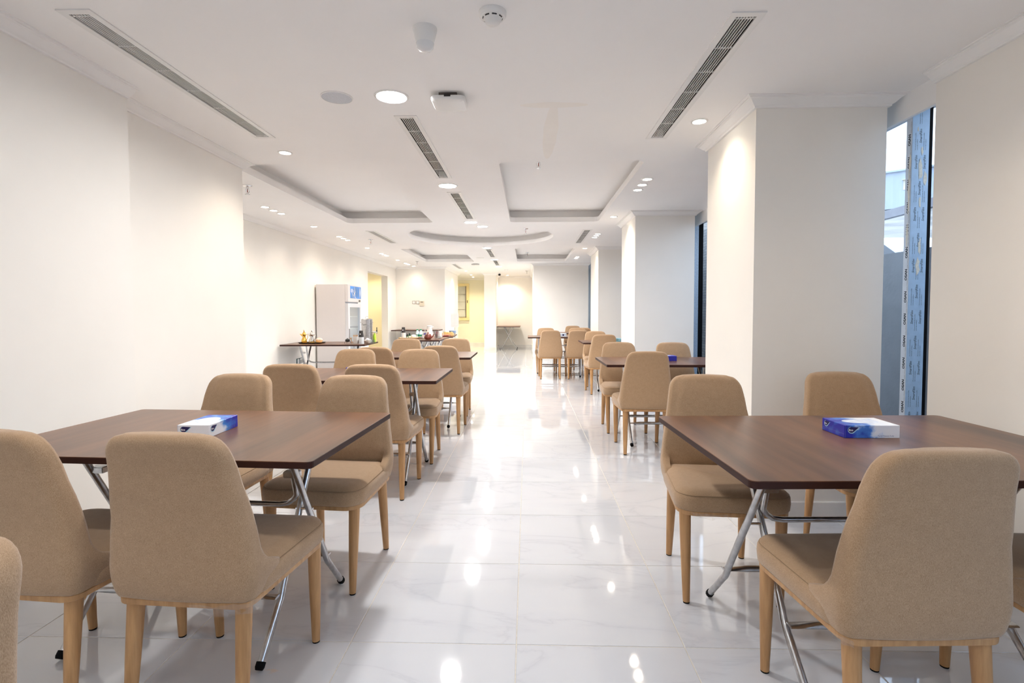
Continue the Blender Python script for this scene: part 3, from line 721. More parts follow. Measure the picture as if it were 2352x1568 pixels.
t = thing('guard_rail', 'grey metal railing along the road outside the window', 'railing', (5.4, 7.6, 1.28)); bm = bmesh.new()
RG = mat('weathered_grey_steel', (.26, .25, .27), .6, metal=.3, noise=(10, .15))
boxo('top_rail', (-.04, -3, 1.30, .04, 3, 1.42), RG, t)
boxo('lower_rail', (-.03, -3, .55, .03, 3, .61), RG, t)
for k in range(7): boxo('post', (-.035, -3+k*.98, -.05, .035, -2.93+k*.98, 1.30), RG, t)
t = thing('car', 'white car parked on the road outside the window', 'car', (7.9, 11.4, 1.28), rad(8))
CARW = mat('white_car_paint', (.80, .82, .85), .2, coat=.6, noise=(1, .01)); CG = mat('dark_car_glass', (.05, .06, .08), .08)
bm = bmesh.new(); prof = [(-2.1, .35), (-2.15, .62), (-2.0, .86), (-1.2, .95), (-.55, 1.40), (.2, 1.47), (1.0, 1.42), (1.65, 1.02), (2.05, .95), (2.15, .6), (2.1, .35)]
loft(bm, [[(w, y, .35+(z-.35)*s) for y, z in prof] for w, s in ((-.86, .93), (-.80, .99), (-.5, 1), (.5, 1), (.80, .99), (.86, .93))]); link('body', me_from(bm, True, 30), CARW, t)
bm = bmesh.new()
for sx in (-1, 1): loft(bm, [[(sx*(.865), y, z) for y, z in ((-1.0, .95), (-.5, 1.30), (.2, 1.36), (.95, 1.30), (1.4, .98))], [(sx*.83, y, z) for y, z in ((-1.0, .95), (-.5, 1.32), (.2, 1.38), (.95, 1.32), (1.4, .98))]])
link('side_glass', me_from(bm), CG, t)
for sx in (-1, 1):
    for y in (-1.35, 1.35):
        w = tubeo('wheel', [(sx*.70, y, .31), (sx*.88, y, .31)], .31, RUBBER, t, 20); tubeo('hub', [(sx*.86, y, .31), (sx*.885, y, .31)], .19, STEEL, w, 16)

# ---------------------------------------------------------------- tissue boxes
def mat_sky(name, c_dark, c_mid, axis, flip, thr=.5):
    m = mat(name, c_mid, .35, spec=.5); n = m.node_tree.nodes; l = m.node_tree.links; b = n['Principled BSDF']
    t = n.new('ShaderNodeTexCoord'); sx = n.new('ShaderNodeSeparateXYZ'); l.new(t.outputs['Object'], sx.inputs[0])
    a = n.new('ShaderNodeMath'); a.operation = 'MULTIPLY_ADD'; a.inputs[1].default_value = (-5.5 if flip else 5.5); a.inputs[2].default_value = .5; l.new(sx.outputs[axis], a.inputs[0])
    nz = n.new('ShaderNodeTexNoise'); nz.inputs['Scale'].default_value = 22; nz.inputs['Detail'].default_value = 6; l.new(t.outputs['Object'], nz.inputs['Vector'])
    s = n.new('ShaderNodeMath'); s.operation = 'MULTIPLY_ADD'; s.inputs[1].default_value = 1.5; s.inputs[2].default_value = -.75; l.new(nz.outputs[0], s.inputs[0])
    u = n.new('ShaderNodeMath'); u.operation = 'ADD'; l.new(a.outputs[0], u.inputs[0]); l.new(s.outputs[0], u.inputs[1])
    r = ramp(n, [(0, c_dark), (.38, c_mid), (.52, (.50, .62, .84)), (.68, (.80, .83, .90)), (1, (.86, .86, .88))]); l.new(u.outputs[0], r.inputs[0]); l.new(r.outputs[0], b.inputs['Base Color'])
    return m
NAVY = mat('navy_print', (.012, .010, .09), .4); LBLUE = mat('pale_blue_print', (.45, .72, .85), .4); WPRINT = mat('white_print', (.85, .85, .88), .4); GPRINT = mat('grey_blue_print', (.18, .22, .38), .5)
fine = text_mesh('fine', .017, 0, .0004); caption = text_mesh('Facial Tissues 2 ply', .0075)
def drop_shape(s):
    pts = []
    for k in range(18):
        a = rad(30+300*k/17); pts.append((-.1*0+cos(a)*.011*s, sin(a)*.010*s))
    pts = [(.026*s, .009*s)] + [(cos(rad(75+235*k/16))*.0115*s, sin(rad(75+235*k/16))*.0105*s) for k in range(17)]
    return pts
def logo(parent, mx, s=1.0):
    P = drop_shape(s); bm = bmesh.new(); bm.faces.new([bm.verts.new(mx @ Vector((x, y, 0))) for x, y in P]); link('emblem', me_from(bm), NAVY, parent)
    bm = bmesh.new(); a = [(x*1.0, y) for x, y in P[3:]]+[(.026*s, .009*s)]; V = []
    for x, y in a:
        d = sqrt(x*x+y*y)+1e-6; k = .0022*s
        V.append((bm.verts.new(mx @ Vector((x, y, .0001))), bm.verts.new(mx @ Vector((x+(x/d)*k+ .0006*s, y+(y/d)*k-.0008*s, .0001)))))
    for p, q in zip(V, V[1:]): bm.faces.new((p[0], p[1], q[1], q[0]))
    link('emblem_rim', me_from(bm), LBLUE, parent)
    join_text('lettering', [(fine, mx @ Matrix.Translation((-.0095*s, -.004*s, .0003)) @ Matrix.Scale(s*.62, 4))], WPRINT, parent)
def tissue(x, y, rz, label, L=.196, W=.138, H=.046, flip=False, top=None, side=None, logos=True, z=TZ):
    t = thing('tissue_box', label, 'tissue box', (x, y, z), rz, 'tissue boxes on the dining tables')
    m = side or mat_sky('tissue_print', (.015, .02, .38), (.06, .22, .66), 'X', flip)
    bm = bmesh.new(); box(bm, -L/2, -W/2, 0, L/2, W/2, H); bmesh.ops.bevel(bm, geom=bm.edges[:], offset=.0012, segments=1, affect='EDGES'); link('carton', me_from(bm), m, t)
    bm = bmesh.new(); q = [(cos(2*pi*k/28)*L*.33, sin(2*pi*k/28)*W*.24) for k in range(28)]; bm.faces.new([bm.verts.new((a, b, H+.0003)) for a, b in q]); link('tear_flap', me_from(bm), mat('pale_cloud_print', (.70, .76, .88), .4, noise=(40, .15)), t)
    if logos:
        logo(t, Matrix(((1, 0, 0, -L/2+.024), (0, 0, -1, -W/2-.0006), (0, 1, 0, .030), (0, 0, 0, 1))), 1.0)
        logo(t, Matrix(((0, 0, -1, -L/2-.0006), (-1, 0, 0, W/2-.026), (0, 1, 0, .031), (0, 0, 0, 1))), .9)
        logo(t, Matrix(((0, 0, 1, L/2+.0006), (1, 0, 0, -W/2+.022), (0, 1, 0, .030), (0, 0, 0, 1))), 1.0)
        join_text('lettering', [(caption, Matrix(((1, 0, 0, L/2-.078), (0, 0, -1, -W/2-.0005), (0, 1, 0, .006), (0, 0, 0, 1)))), (caption, Matrix(((0, 0, 1, L/2+.0005), (1, 0, 0, W/2-.078), (0, 1, 0, .006), (0, 0, 0, 1))))], GPRINT, t)
        bm = bmesh.new()
        for b in ((-L/2+.002, -W/2-.0004, 0, -L/2+.0026, -W/2, H), (-L/2-.0004, -W/2+.004, .014, -L/2, W/2-.004, .0146)): box(bm, *b)
        link('carton_seam', me_from(bm), GPRINT, t)
    return t
tissue(1.232, 1.958, rad(1), 'blue and white tissue box on the near right table')
mL = mat_sky('tissue_print_two', (.02, .02, .42), (.05, .26, .70), 'Y', True)
tissue(-1.212, 1.935, rad(1), 'blue and white tissue box on the near left table', .117, .192, .046, side=mL)
DB = mat('deep_blue_carton', (.02, .025, .36), .35, noise=(15, .1))
tissue(1.28, 4.90, 0, 'deep blue tissue box on the second right table', .19, .13, .046, side=DB, logos=False)
tissue(-1.245, 3.86, 0, 'deep blue tissue box hidden behind a chair on the second left table', .19, .12, .046, side=DB, logos=False)
tissue(1.45, 8.05, 0, 'pale turquoise tissue box on the third right table', .19, .12, .05, side=mat('turquoise_carton', (.25, .52, .62), .4, noise=(30, .35)), logos=False)
tissue(.66, 9.72, 0, 'small pale tissue box on the fourth right table', .12, .19, .055, side=mat('pale_blue_carton', (.55, .66, .78), .4, noise=(30, .25)), logos=False)
bm = bmesh.new(); bm.faces.new([bm.verts.new((cos(2*pi*k/12)*.02, -.0956, .03+sin(2*pi*k/12)*.016)) for k in range(12)])
link('emblem', me_from(bm), NAVY, [o for o in bpy.data.objects if o.get('label', '').startswith('small pale tissue')][0])

# ---------------------------------------------------------------- wall fittings
def plate(name, label, cat, loc, rz, w=.085, h=.085, dark=False, group=None):
    t = thing(name, label, cat, loc, rz, group)
    boxo('frame', (-w/2, -.010, -h/2, w/2, 0, h/2), mat('dark_teal_frame', (.02, .08, .10), .4) if dark else mat('bronze_frame', (.22, .18, .13), .4), t, .002)
    boxo('rocker', (-w/2+.008, -.014, -h/2+.008, w/2-.008, -.009, h/2-.008), WHITE, t, .002)
    return t
plate('light_switch', 'white light switch on the far wall, left of its twin', 'switch', (-3.035, 13.9, 1.455), 0, group='wall switches on the far wall')
plate('light_switch', 'white light switch on the far wall next to the thermostat', 'switch', (-2.932, 13.9, 1.455), 0, group='wall switches on the far wall')
t = thing('thermostat', 'cream thermostat with a dark display on the far wall', 'thermostat', (-2.82, 13.9, 1.42)); boxo('housing', (-.06, -.025, -.06, .06, 0, .07), mat('cream_plastic', (.74, .68, .55), .4, noise=(5, .01)), t, .004); boxo('display', (-.035, -.027, .035, .035, -.024, .055), mat('brown_display', (.16, .12, .08), .3), t)
plate('wall_socket', 'empty socket low on the left wall under the drinks table', 'socket', (-3.52, 7.87, .445), rad(90), dark=True)
t = plate('wall_socket', 'socket with a plug in it low on the left wall', 'socket', (-3.52, 7.965, .448), rad(90), dark=True); boxo('plug', (-.02, -.06, -.03, .025, -.014, .02), WHITE, t, .006); tubeo('plug_cord', [(0, -.045, -.03), (.0, -.047, -.12), (.02, -.04, -.30), (.05, -.03, -.435)], .004, WHITE, t, 6)
plate('wall_socket', 'cream socket low on the broad wall behind the third right table', 'socket', (1.0, 13.05, .40), 0)
t = thing('wall_notice', 'pale pink printed notice sheet taped at the corner of the far wall', 'notice', (-1.70, 14.1, .93), 0)
t.location = (-2.197, 14.35, .96); t.rotation_euler = (0, 0, rad(90))
t.location = (-1.90, 13.6, 0); t.rotation_euler = (0, 0, 0)
boxo('sheet', (-.10, -.004, .80, .10, 0, 1.16), mat('pink_paper', (.80, .70, .68), .6, noise=(5, .02)), t)
bm = bmesh.new()
for k in range(7): box(bm, -.085, -.0052, .84+.045*k, .085, -.0042, .8415+.045*k)
for k in range(3): box(bm, -.085+.085*k, -.0052, .84, -.0835+.085*k, -.0042, 1.11)
link('ruled_lines', me_from(bm), mat('rose_print', (.62, .46, .45), .6), t)
tubeo('stand', [(0, .006, 0), (0, .006, .82)], .008, STEEL, t, 8); latheo('stand_base', [(.12, 0), (.12, .012), (.02, .02)], STEEL, t, 20)
# corridor window
g = boxo('window_5', (-2.60, 18.835, 1.02, -2.235, 18.845, 2.10), mat('frosted_pane', (.66, .66, .62), .25, noise=(3, .05))); tag(g, 'narrow frosted window in a yellow frame at the end of the corridor', kind='structure')
YF = mat('yellow_frame', (.82, .68, .36), .45, noise=(8, .03))
for b in ((-2.70, 18.78, .90, -2.10, 18.85, .985), (-2.70, 18.78, 2.13, -2.10, 18.85, 2.22), (-2.70, 18.78, .985, -2.61, 18.85, 2.13), (-2.20, 18.78, .985, -2.10, 18.85, 2.13)): boxo('frame', b, YF, g, .004)
for k in range(4): boxo('muntin', (-2.60, 18.82, 1.02+.27*k, -2.235, 18.836, 1.028+.27*k), mat('bronze_frame', (.22, .18, .13)), g)
boxo('sash', (-2.236, 18.80, 1.0, -2.20, 18.85, 2.12), mat('bronze_frame', (.22, .18, .13)), g); boxo('latch', (-2.17, 18.75, 1.52, -2.15, 18.78, 1.62), BLACKP, g)

# ---------------------------------------------------------------- fridge
t = thing('display_fridge', 'tall white glass-door fridge standing against the left wall', 'fridge', (-3.235, 8.88, 0))
FW = mat('white_enamel', (.74, .70, .69), .35, noise=(2, .01)); hx, hy, FH = .255, .34, 1.655
bm = bmesh.new(); box(bm, -hx, -hy, .06, hx-.03, -hy+.03, FH); box(bm, -hx, hy-.03, .06, hx-.03, hy, FH); box(bm, -hx, -hy+.03, .06, -hx+.03, hy-.03, FH); box(bm, -hx+.03, -hy+.03, FH-.03, hx-.03, hy-.03, FH); box(bm, -hx+.03, -hy+.03, .06, hx-.03, hy-.03, .22)
link('cabinet', me_from(bm), FW, t)
boxo('header', (hx-.03, -hy, 1.365, hx+.02, hy, FH), FW, t, .006)
bm = bmesh.new()
for b in ((hx-.028, -hy+.005, .13, hx+.018, -hy+.09, 1.345), (hx-.028, hy-.055, .13, hx+.018, hy-.005, 1.345), (hx-.028, -hy+.09, 1.28, hx+.018, hy-.055, 1.345), (hx-.028, -hy+.09, .13, hx+.018, hy-.055, .20)): box(bm, *b)
d = link('door', me_from(bm), mat('white_door_frame', (.70, .70, .72), .35, noise=(2, .01)), t)
boxo('glass', (hx-.006, -hy+.09, .20, hx-.002, hy-.055, 1.28), CLEAR, d); boxo('handle', (hx+.018, -hy+.03, .70, hx+.032, -hy+.055, .92), mat('grey_handle', (.35, .33, .32), .4), d, .003)
boxo('interior_liner', (-hx+.031, -hy+.031, .221, -hx+.04, hy-.031, FH-.035), mat('pale_blue_liner', (.55, .68, .78), .4, noise=(3, .03)), t)
for z in (.45, .68, .91, 1.12):
    bm = bmesh.new()
    for k in range(14): y = -hy+.05+k*(2*hy-.10)/13; box(bm, -hx+.04, y, z, hx-.04, y+.003, z+.003)
    box(bm, hx-.045, -hy+.04, z-.004, hx-.038, hy-.04, z+.008); link('shelf', me_from(bm), WHITE, t)
boxo('interior_lamp', (.19, -.27, .30, .20, -.25, 1.25), mat('fridge_led', (1, 1, 1), emit=((.85, .93, 1.0), 12)), t)
BLUEP = mat('bright_blue_print', (.02, .24, .72), .3, noise=(6, .35))
boxo('sign_panel', (hx+.020, -hy+.115, 1.43, hx+.023, hy-.01, 1.635), BLUEP, t)
bm = bmesh.new()
def arc(cy, cz, r, a0, a1, w, n=14):
    P = []
    for k in range(n+1):
        a = rad(a0+(a1-a0)*k/n); ww = w*sin(pi*(k+.5)/(n+1)); P.append(((hx+.0238, cy+(r-ww)*cos(a), cz+(r-ww)*sin(a)), (hx+.0238, cy+(r+ww)*cos(a), cz+(r+ww)*sin(a))))
    bm = bmesh.new(); V = [(bm.verts.new(a), bm.verts.new(b)) for a, b in P]
    for p, q in zip(V, V[1:]): bm.faces.new((p[0], p[1], q[1], q[0]))
    link('sign_swirl', me_from(bm), WPRINT, t)
arc(-.30, 1.53, .30, -20, 20, .014); arc(-.06, 1.53, .33, -16, 17, .022); arc(.10, 1.60, .17, 190, 265, .008); arc(-.25, 1.40, .16, 10, 75, .007); arc(.05, 1.40, .14, 95, 150, .010)
for z, w in ((1.575, .10), (1.555, .13), (1.535, .11)): bm = bmesh.new(); box(bm, hx+.0232, -hy+.14, z, hx+.0239, -hy+.14+w, z+.010); link('sign_stripe', me_from(bm), WPRINT, t)
boxo('thermometer', (hx+.018, hy-.13, 1.375, hx+.024, hy-.05, 1.41), mat('dark_display', (.05, .05, .04), .3), t)
for sx in (-1, 1):
    for sy in (-1, 1): boxo('foot', (sx*.19-.02, sy*.28-.02, 0, sx*.19+.02, sy*.28+.02, .06), RUBBER, t)

# ---------------------------------------------------------------- things on the drinks table
GOLD = mat('polished_gold', (.80, .52, .12), .18, metal=1.0, noise=(30, .1)); SILV = mat('polished_silver', (.62, .60, .57), .15, metal=1.0, noise=(30, .1))
t = thing('serving_tray', 'gold serving tray with a black rim under the coffee pots', 'tray', (-3.16, 7.56, TZ), rad(2))
bm = bmesh.new(); q = rrect(-.175, -.11, .175, .11, .03); loft(bm, [[(x*s, y*s, z) for x, y in q] for s, z in ((.90, 0), (1.0, .016), (1.0, .018), (.97, .018), (.90, .006))], (True, True)); link('dish', me_from(bm, True, 30), mat('black_lacquer', (.02, .015, .012), .25), t)
boxo('gold_face', (-.155, -.095, .0062, .155, .095, .0082), mat('yellow_gold_face', (.82, .50, .07), .3, metal=.3, noise=(8, .1)), t)
def dallah(label, x, m):
    t = thing('coffee_pot', label, 'coffee pot', (x, 7.55, TZ+.0085), rad(180), 'ornate coffee pots on the tray')
    latheo('body', [(.030, 0), (.036, .004), (.040, .020), (.036, .045), (.024, .075), (.020, .092), (.026, .112), (.030, .122), (.028, .126)], m, t, 20)
    latheo('lid', [(.029, .126), (.026, .138), (.016, .150), (.007, .158), (.010, .165), (.005, .172), (.007, .179), (.002, .192)], m, t, 16)
    tubeo('spout', [(.018, 0, .100), (.036, 0, .112), (.052, 0, .126), (.062, 0, .128)], [.012, .011, .007, .003], m, t, 8)
    tubeo('handle', [(-.026, 0, .118), (-.050, 0, .120), (-.056, 0, .090), (-.044, 0, .055), (-.034, 0, .040)], .004, m, t, 8); return t
dallah('polished gold coffee pot on the gold tray', -3.275, GOLD); dallah('polished silver coffee pot on the gold tray', -3.160, SILV)
t = thing('sugar_bowl', 'round amber lidded sugar bowl on the gold tray', 'bowl', (-3.055, 7.56, TZ+.0085)); AMB = mat('amber_ceramic', (.80, .50, .26), .25, noise=(40, .2))
latheo('bowl', [(.022, 0), (.042, .010), (.050, .030), (.048, .042)], AMB, t, 20); latheo('lid', [(.049, .042), (.042, .058), (.020, .068), (.005, .071), (.006, .078), (.001, .088)], mat('peach_ceramic', (.80, .62, .50), .3, noise=(30, .1)), t, 20)
t = thing('tea_warmer', 'small black round kettle on a wire stand', 'kettle', (-2.615, 7.50, TZ)); latheo('body', [(.012, .022), (.030, .030), (.034, .048), (.026, .064), (.010, .070), (.004, .072), (.005, .080)], BLACKP, t, 18)
for a in (0, 120, 240): tubeo('stand_leg', [(0, 0, .030), (.040*cos(rad(a)), .040*sin(rad(a)), .034), (.056*cos(rad(a)), .056*sin(rad(a)), .0025)], .003, BLACKP, t, 6)
t = thing('sugar_sticks_cup', 'white paper cup full of brown sugar sticks', 'cup', (-2.495, 7.50, TZ)); latheo('cup', [(.028, 0), (.040, .105), (.037, .105), (.026, .006)], WHITE, t, 20)
BRN = mat('kraft_paper', (.62, .38, .20), .7, noise=(40, .1))
for k in range(7): a = k*.9; tubeo('sugar_stick', [(.012*cos(a), .012*sin(a), .01), (.030*cos(a), .030*sin(a), .125)], .006, BRN, t, 6)
t = thing('wooden_scoop', 'small wooden scoop leaning beside the paper cup', 'scoop', (-2.545, 7.49, TZ)); tubeo('handle', [(0, 0, .006), (-.015, 0, .07)], .006, BRN, t, 8); latheo('bowl', [(.004, .064), (.014, .072), (.016, .086)], BRN, t, 12, (-.016, 0, 0))
t = thing('jam_jar', 'small dark red glass jar between paper cup and cup stack', 'jar', (-2.442, 7.52, TZ)); latheo('jar', [(.024, 0), (.026, .006), (.026, .045), (.020, .052)], mat('dark_red_jam', (.10, .01, .01), .1), t, 18); latheo('lid', [(.022, .052), (.022, .064), (.020, .066)], WHITE, t, 18)
def cupstack(x, y, z, label):
    t = thing('cup_dispenser', label, 'cups', (x, y, z)); latheo('sleeve', [(.038, 0), (.038, .098), (.035, .098)], mat('grey_sleeve', (.62, .64, .66), .5, noise=(20, .05)), t, 20)
    bm = bmesh.new()
    for k in range(5): lathe(bm, [(.036-.0022*k, .096+.016*k), (.0375-.0022*k, .097+.016*k), (.036-.0022*k, .112+.016*k)], 20)
    lathe(bm, [(.029, .176), (.025, .190), (.023, .191)], 20); link('paper_cups', me_from(bm, True, 30), mat('black_paper', (.035, .030, .030), .7), t)
    boxo('emblem', (-.010, -.0345, .135, .004, -.030, .150), WPRINT, t); return t
cupstack(-2.388, 7.42, TZ, 'stack of black paper cups in a grey sleeve on the drinks table')
t = thing('sugar_sachet_bowl', 'cream bowl heaped with white sugar sachets beside the urn', 'bowl', (-2.335, 7.56, TZ)); latheo('bowl', [(.030, 0), (.036, .004), (.060, .040), (.064, .046), (.058, .046), (.034, .010)], mat('cream_ceramic', (.80, .70, .60), .25, noise=(8, .02)), t, 24)
rnd = random.Random(9); bm = bmesh.new()
for k in range(46):
    a = rnd.uniform(0, 6.28); r = rnd.uniform(0, .045); m4 = Matrix.Translation((r*cos(a), r*sin(a), .045+(.045-r)*.7*rnd.random())) @ Matrix.Rotation(rnd.uniform(0, 6), 4, Vector((rnd.random(), rnd.random(), rnd.random())).normalized()); k0 = len(bm.verts)
    box(bm, -.014, -.009, -.001, .014, .009, .001); bm.verts.ensure_lookup_table(); bmesh.ops.transform(bm, matrix=m4, verts=bm.verts[k0:])
o = link('sugar_sachets', me_from(bm), WPRINT, t); tag(o, kind='stuff')
t = thing('water_urn', 'tall stainless steel water urn with a black-handled tap', 'urn', (-2.420, 7.80, TZ)); 
latheo('body', [(.080, 0), (.084, .004), (.084, .345), (.080, .350)], STEEL, t, 32); latheo('lid', [(.082, .349), (.070, .356), (.01, .360)], STEEL, t, 32)
tubeo('lid_handle', [(-.018, 0, .358), (-.024, 0, .378), (-.012, 0, .392), (.012, 0, .392), (.024, 0, .378), (.018, 0, .358)], .0035, CHROME, t, 8)
for s in (-1, 1): tubeo('side_handle', [(s*.083, -.02, .31), (s*.094, -.02, .30), (s*.094, .02, .30), (s*.083, .02, .31)], .004, CHROME, t, 8)
tubeo('tap', [(.080, -.02, .160), (.140, -.02, .160), (.155, -.02, .156), (.157, -.02, .135)], [.009, .008, .012, .009], CHROME, t, 12); latheo('tap_lever', [(.012, 0), (.009, .012), (.006, .03), (.007, .058), (.003, .064)], BLACKP, t, 12, (.155, -.02, .166))
join_text('lettering', [(text_mesh('Tiger', .030, .2), Matrix(((1, 0, 0, -.052), (0, 0, -1, -.0850), (0, 1, 0, .262), (0, 0, 0, 1))))], BLACKP, t)
t = thing('green_bottle', 'bright green bottle behind the urn tap', 'bottle', (-2.327, 7.87, TZ)); latheo('bottle', [(.022, 0), (.024, .006), (.024, .095), (.010, .125), (.010, .14)], mat('lime_green_plastic', (.50, .72, .05), .3, noise=(10, .1)), t, 16); latheo('cap', [(.011, .14), (.011, .155), (.009, .156)], WHITE, t, 12)
for k, (x, y) in enumerate(((-2.235, 7.47), (-2.225, 7.56))):
    t = thing('drinking_glass', ['upturned clear glass at the front corner of the drinks table', 'upturned clear glass just behind the front one on the drinks table'][k], 'glass', (x-.02, y, TZ)); latheo('glass', [(.024, 0), (.020, .055), (.018, .055), (.022, .002)], CLEAR, t, 18)

# ---------------------------------------------------------------- things on the buffet
t = thing('serving_board', 'long shallow wooden tray on the near end of the buffet', 'tray', (-2.03, 9.0, TZ), rad(2)); WDL = mat('honey_wood', (.66, .42, .17), .45, noise=(12, .12))
bm = bmesh.new(); q = rrect(-.14, -.40, .175, .36, .04); loft(bm, [[(x*s, y*s, z) for x, y in q] for s, z in ((.90, 0), (1, .024), (1, .028), (.97, .028), (.90, .008))]); link('dish', me_from(bm, True, 30), WDL, t)
ZB = TZ+.0085
cupstack(-2.105, 8.80, ZB, 'stack of black paper cups in a grey sleeve on the buffet')
DG = mat('dark_green_glass', (.012, .05, .02), .1)
for x, h, lb in ((-2.055, .042, 'short dark green sauce jar beside the buffet cup stack'), (-2.015, .060, 'taller dark green sauce bottle beside the buffet cup stack')):
    t = thing('sauce_bottle', lb, 'bottle', (x, 8.86, ZB)); latheo('bottle', [(.020, 0), (.022, .004), (.022, h), (.012, h+.010)], DG, t, 16); latheo('cap', [(.013, h+.010), (.013, h+.026), (.010, h+.027)], BLACKP, t, 12); latheo('label_band', [(.0224, .010), (.0224, h*.7)], mat('grey_label', (.50, .58, .52), .5, noise=(30, .2)), t, 16, caps=(False, False))
def mug(x, y, z, label, r=.033, h=.06, m=WHITE, group=None):
    t = thing('teacup', label, 'cup', (x, y, z), 0, group); latheo('cup', [(r*.6, 0), (r*.9, .010), (r, h), (r*.93, h), (r*.55, .006)], m, t, 20)
    tubeo('handle', [(r*.95, 0, h*.8), (r*1.5, 0, h*.75), (r*1.5, 0, h*.35), (r*.9, 0, h*.25)], .004, m, t, 8); return t
t = thing('white_teapot', 'round white ceramic teapot on the wooden tray', 'teapot', (-1.945, 8.87, ZB), rad(180)); latheo('body', [(.022, 0), (.040, .012), (.046, .030), (.038, .050), (.020, .060), (.004, .062), (.006, .070)], WHITE, t, 20); tubeo('spout', [(.040, 0, .025), (.056, 0, .040), (.062, 0, .052)], [.010, .007, .005], WHITE, t, 8); tubeo('handle', [(-.042, 0, .045), (-.064, 0, .042), (-.060, 0, .020), (-.042, 0, .018)], .005, WHITE, t, 8)
BW = mat('clear_bottle_water', (.62, .74, .80), .12); BGc = mat('green_label', (.01, .20, .10), .4, noise=(60, .4)); GC = mat('green_cap', (.01, .24, .12), .4)
WBL = ['clear water bottle with green cap and label, left front of four', 'clear water bottle with green cap and label, right front of four', 'clear water bottle with green cap and label, left rear of four', 'clear water bottle with green cap and label, right rear of four']
for (x, y), lb in zip(((-1.925, 9.06), (-1.868, 9.06), (-1.932, 9.13), (-1.872, 9.13)), WBL):
    t = thing('water_bottle', lb, 'bottle', (x, y, ZB), 0, 'small water bottles on the buffet'); latheo('bottle', [(.022, 0), (.025, .004), (.025, .085), (.022, .100), (.012, .125), (.011, .132)], BW, t, 18)
    latheo('label_band', [(.0255, .022), (.0255, .055)], BGc, t, 18, caps=(False, False)); latheo('cap', [(.014, .131), (.014, .146), (.012, .147)], GC, t, 14)
t = thing('snack_box', 'purple and white snack box behind the water bottles', 'box', (-1.80, 9.22, TZ)); boxo('carton', (-.065, -.03, 0, .065, .03, .105), mat('cream_carton', (.72, .66, .62), .5, noise=(40, .15)), t, .002); boxo('print_panel', (-.035, -.0315, .045, .055, -.0295, .085), mat('violet_print', (.16, .12, .50), .5, noise=(40, .3)), t)
mug(-1.785, 8.93, TZ, 'white cup standing left of the brown teapot')
t = thing('thermos_jug', 'tall pale pink vacuum jug behind the brown teapot', 'jug', (-1.715, 9.10, TZ), rad(180)); PK = mat('pale_pink_plastic', (.86, .74, .70), .3, noise=(5, .02))
latheo('body', [(.058, 0), (.062, .006), (.062, .060), (.052, .110), (.044, .150), (.042, .165)], PK, t, 28); latheo('lid', [(.046, .165), (.048, .180), (.044, .200), (.050, .206), (.048, .216), (.02, .222)], WHITE, t, 28); tubeo('spout', [(-.040, 0, .178), (-.062, 0, .192), (-.072, 0, .194)], [.012, .010, .006], PK, t, 8); tubeo('handle', [(.044, 0, .185), (.080, 0, .190), (.082, 0, .130), (.055, 0, .085)], .006, WHITE, t, 8)
t = thing('brown_teapot', 'reddish brown glazed teapot at the buffet corner', 'teapot', (-1.66, 8.66, TZ)); BT = mat('brown_glaze', (.20, .045, .030), .12, coat=.5, noise=(10, .1))
latheo('body', [(.040, 0), (.056, .010), (.066, .032), (.062, .058), (.048, .076), (.046, .080)], BT, t, 28); latheo('lid', [(.050, .080), (.044, .088), (.018, .096), (.006, .098), (.011, .108), (.010, .116), (.002, .120)], BT, t, 24); tubeo('spout', [(.055, 0, .028), (.080, 0, .050), (.092, 0, .078), (.102, 0, .084)], [.014, .010, .007, .006], BT, t, 10); tubeo('side_handle', [(-.02, -.052, .070), (.0, -.085, .080), (.02, -.11, .086)], [.008, .010, .012], BT, t, 10)
t = thing('cutlery_holder', 'clear tumbler of spoons and stirrers beside the white mug', 'holder', (-1.575, 8.97, TZ)); latheo('tumbler', [(.026, 0), (.030, .075), (.028, .075), (.024, .004)], CLEAR, t, 18)
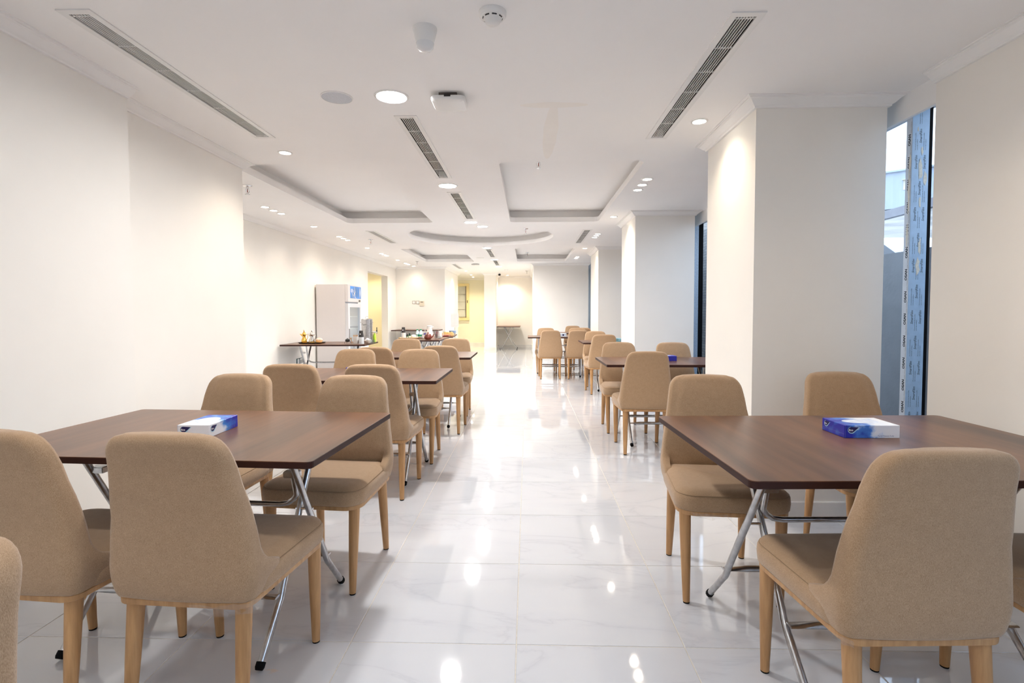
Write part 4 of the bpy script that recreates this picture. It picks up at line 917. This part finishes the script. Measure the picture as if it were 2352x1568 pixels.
for k in range(8): a = k*.8; tubeo('spoon', [(.010*cos(a), .010*sin(a), .008), (.030*cos(a), .030*sin(a), .120)], [.0025, .005], STEEL if k % 2 else mat('dark_red_stirrer', (.22, .03, .04), .4), t, 6)
mug(-1.525, 9.06, TZ, 'large white mug at the aisle edge of the buffet', .036, .125)
t = thing('glass_bowl', 'small clear glass dish in front of the white mug', 'bowl', (-1.52, 8.90, TZ)); latheo('bowl', [(.020, 0), (.024, .003), (.045, .040), (.043, .040), (.022, .006)], CLEAR, t, 22)
t = thing('food_tray', 'dark red tray on the far buffet table', 'tray', (-1.545, 9.75, TZ)); boxo('dish', (-.09, -.12, 0, .09, .12, .020), mat('dark_red_lacquer', (.18, .02, .02), .3), t, .006); boxo('lining', (-.075, -.105, .0205, .075, .105, .026), mat('terracotta_napkin', (.45, .16, .11), .7, noise=(30, .2)), t)
t = thing('bread_basket', 'wooden crate of bread and greens on the far buffet table', 'basket', (-1.56, 10.05, TZ)); boxo('crate', (-.14, -.10, 0, .13, .10, .045), WDL, t, .004)
for k, (x, y) in enumerate(((-.09, -.04), (-.03, .03), (.03, -.03), (.085, .03))): latheo('bread_roll', [(.026, .044), (.032, .054), (.026, .068), (.006, .074)], mat('bread_crust', (.62, .36, .14), .6, noise=(30, .2)), t, 14, (x, y, 0))
bm = bmesh.new(); rnd = random.Random(5)
for k in range(14): x = -.12+rnd.random()*.07; y = rnd.uniform(-.06, .06); bm.faces.new([bm.verts.new((x+dx, y+dy, .05+dz)) for dx, dy, dz in ((0, 0, 0), (.02, .008, .02), (.03, -.005, .03), (.012, -.012, .012))])
link('green_leaves', me_from(bm), mat('leaf_green', (.08, .32, .08), .6), t)
t = thing('blue_bowl', 'stack of wide pale blue bowls at the far end of the buffet', 'bowl', (-1.49, 10.35, TZ)); PB = mat('pale_blue_ceramic', (.55, .68, .86), .25, noise=(5, .02))
for k in range(3): latheo('bowl', [(.030, .018*k), (.040, .004+.018*k), (.075, .050+.018*k), (.078, .052+.018*k), (.070, .050+.018*k), (.036, .010+.018*k)], PB, t, 26)
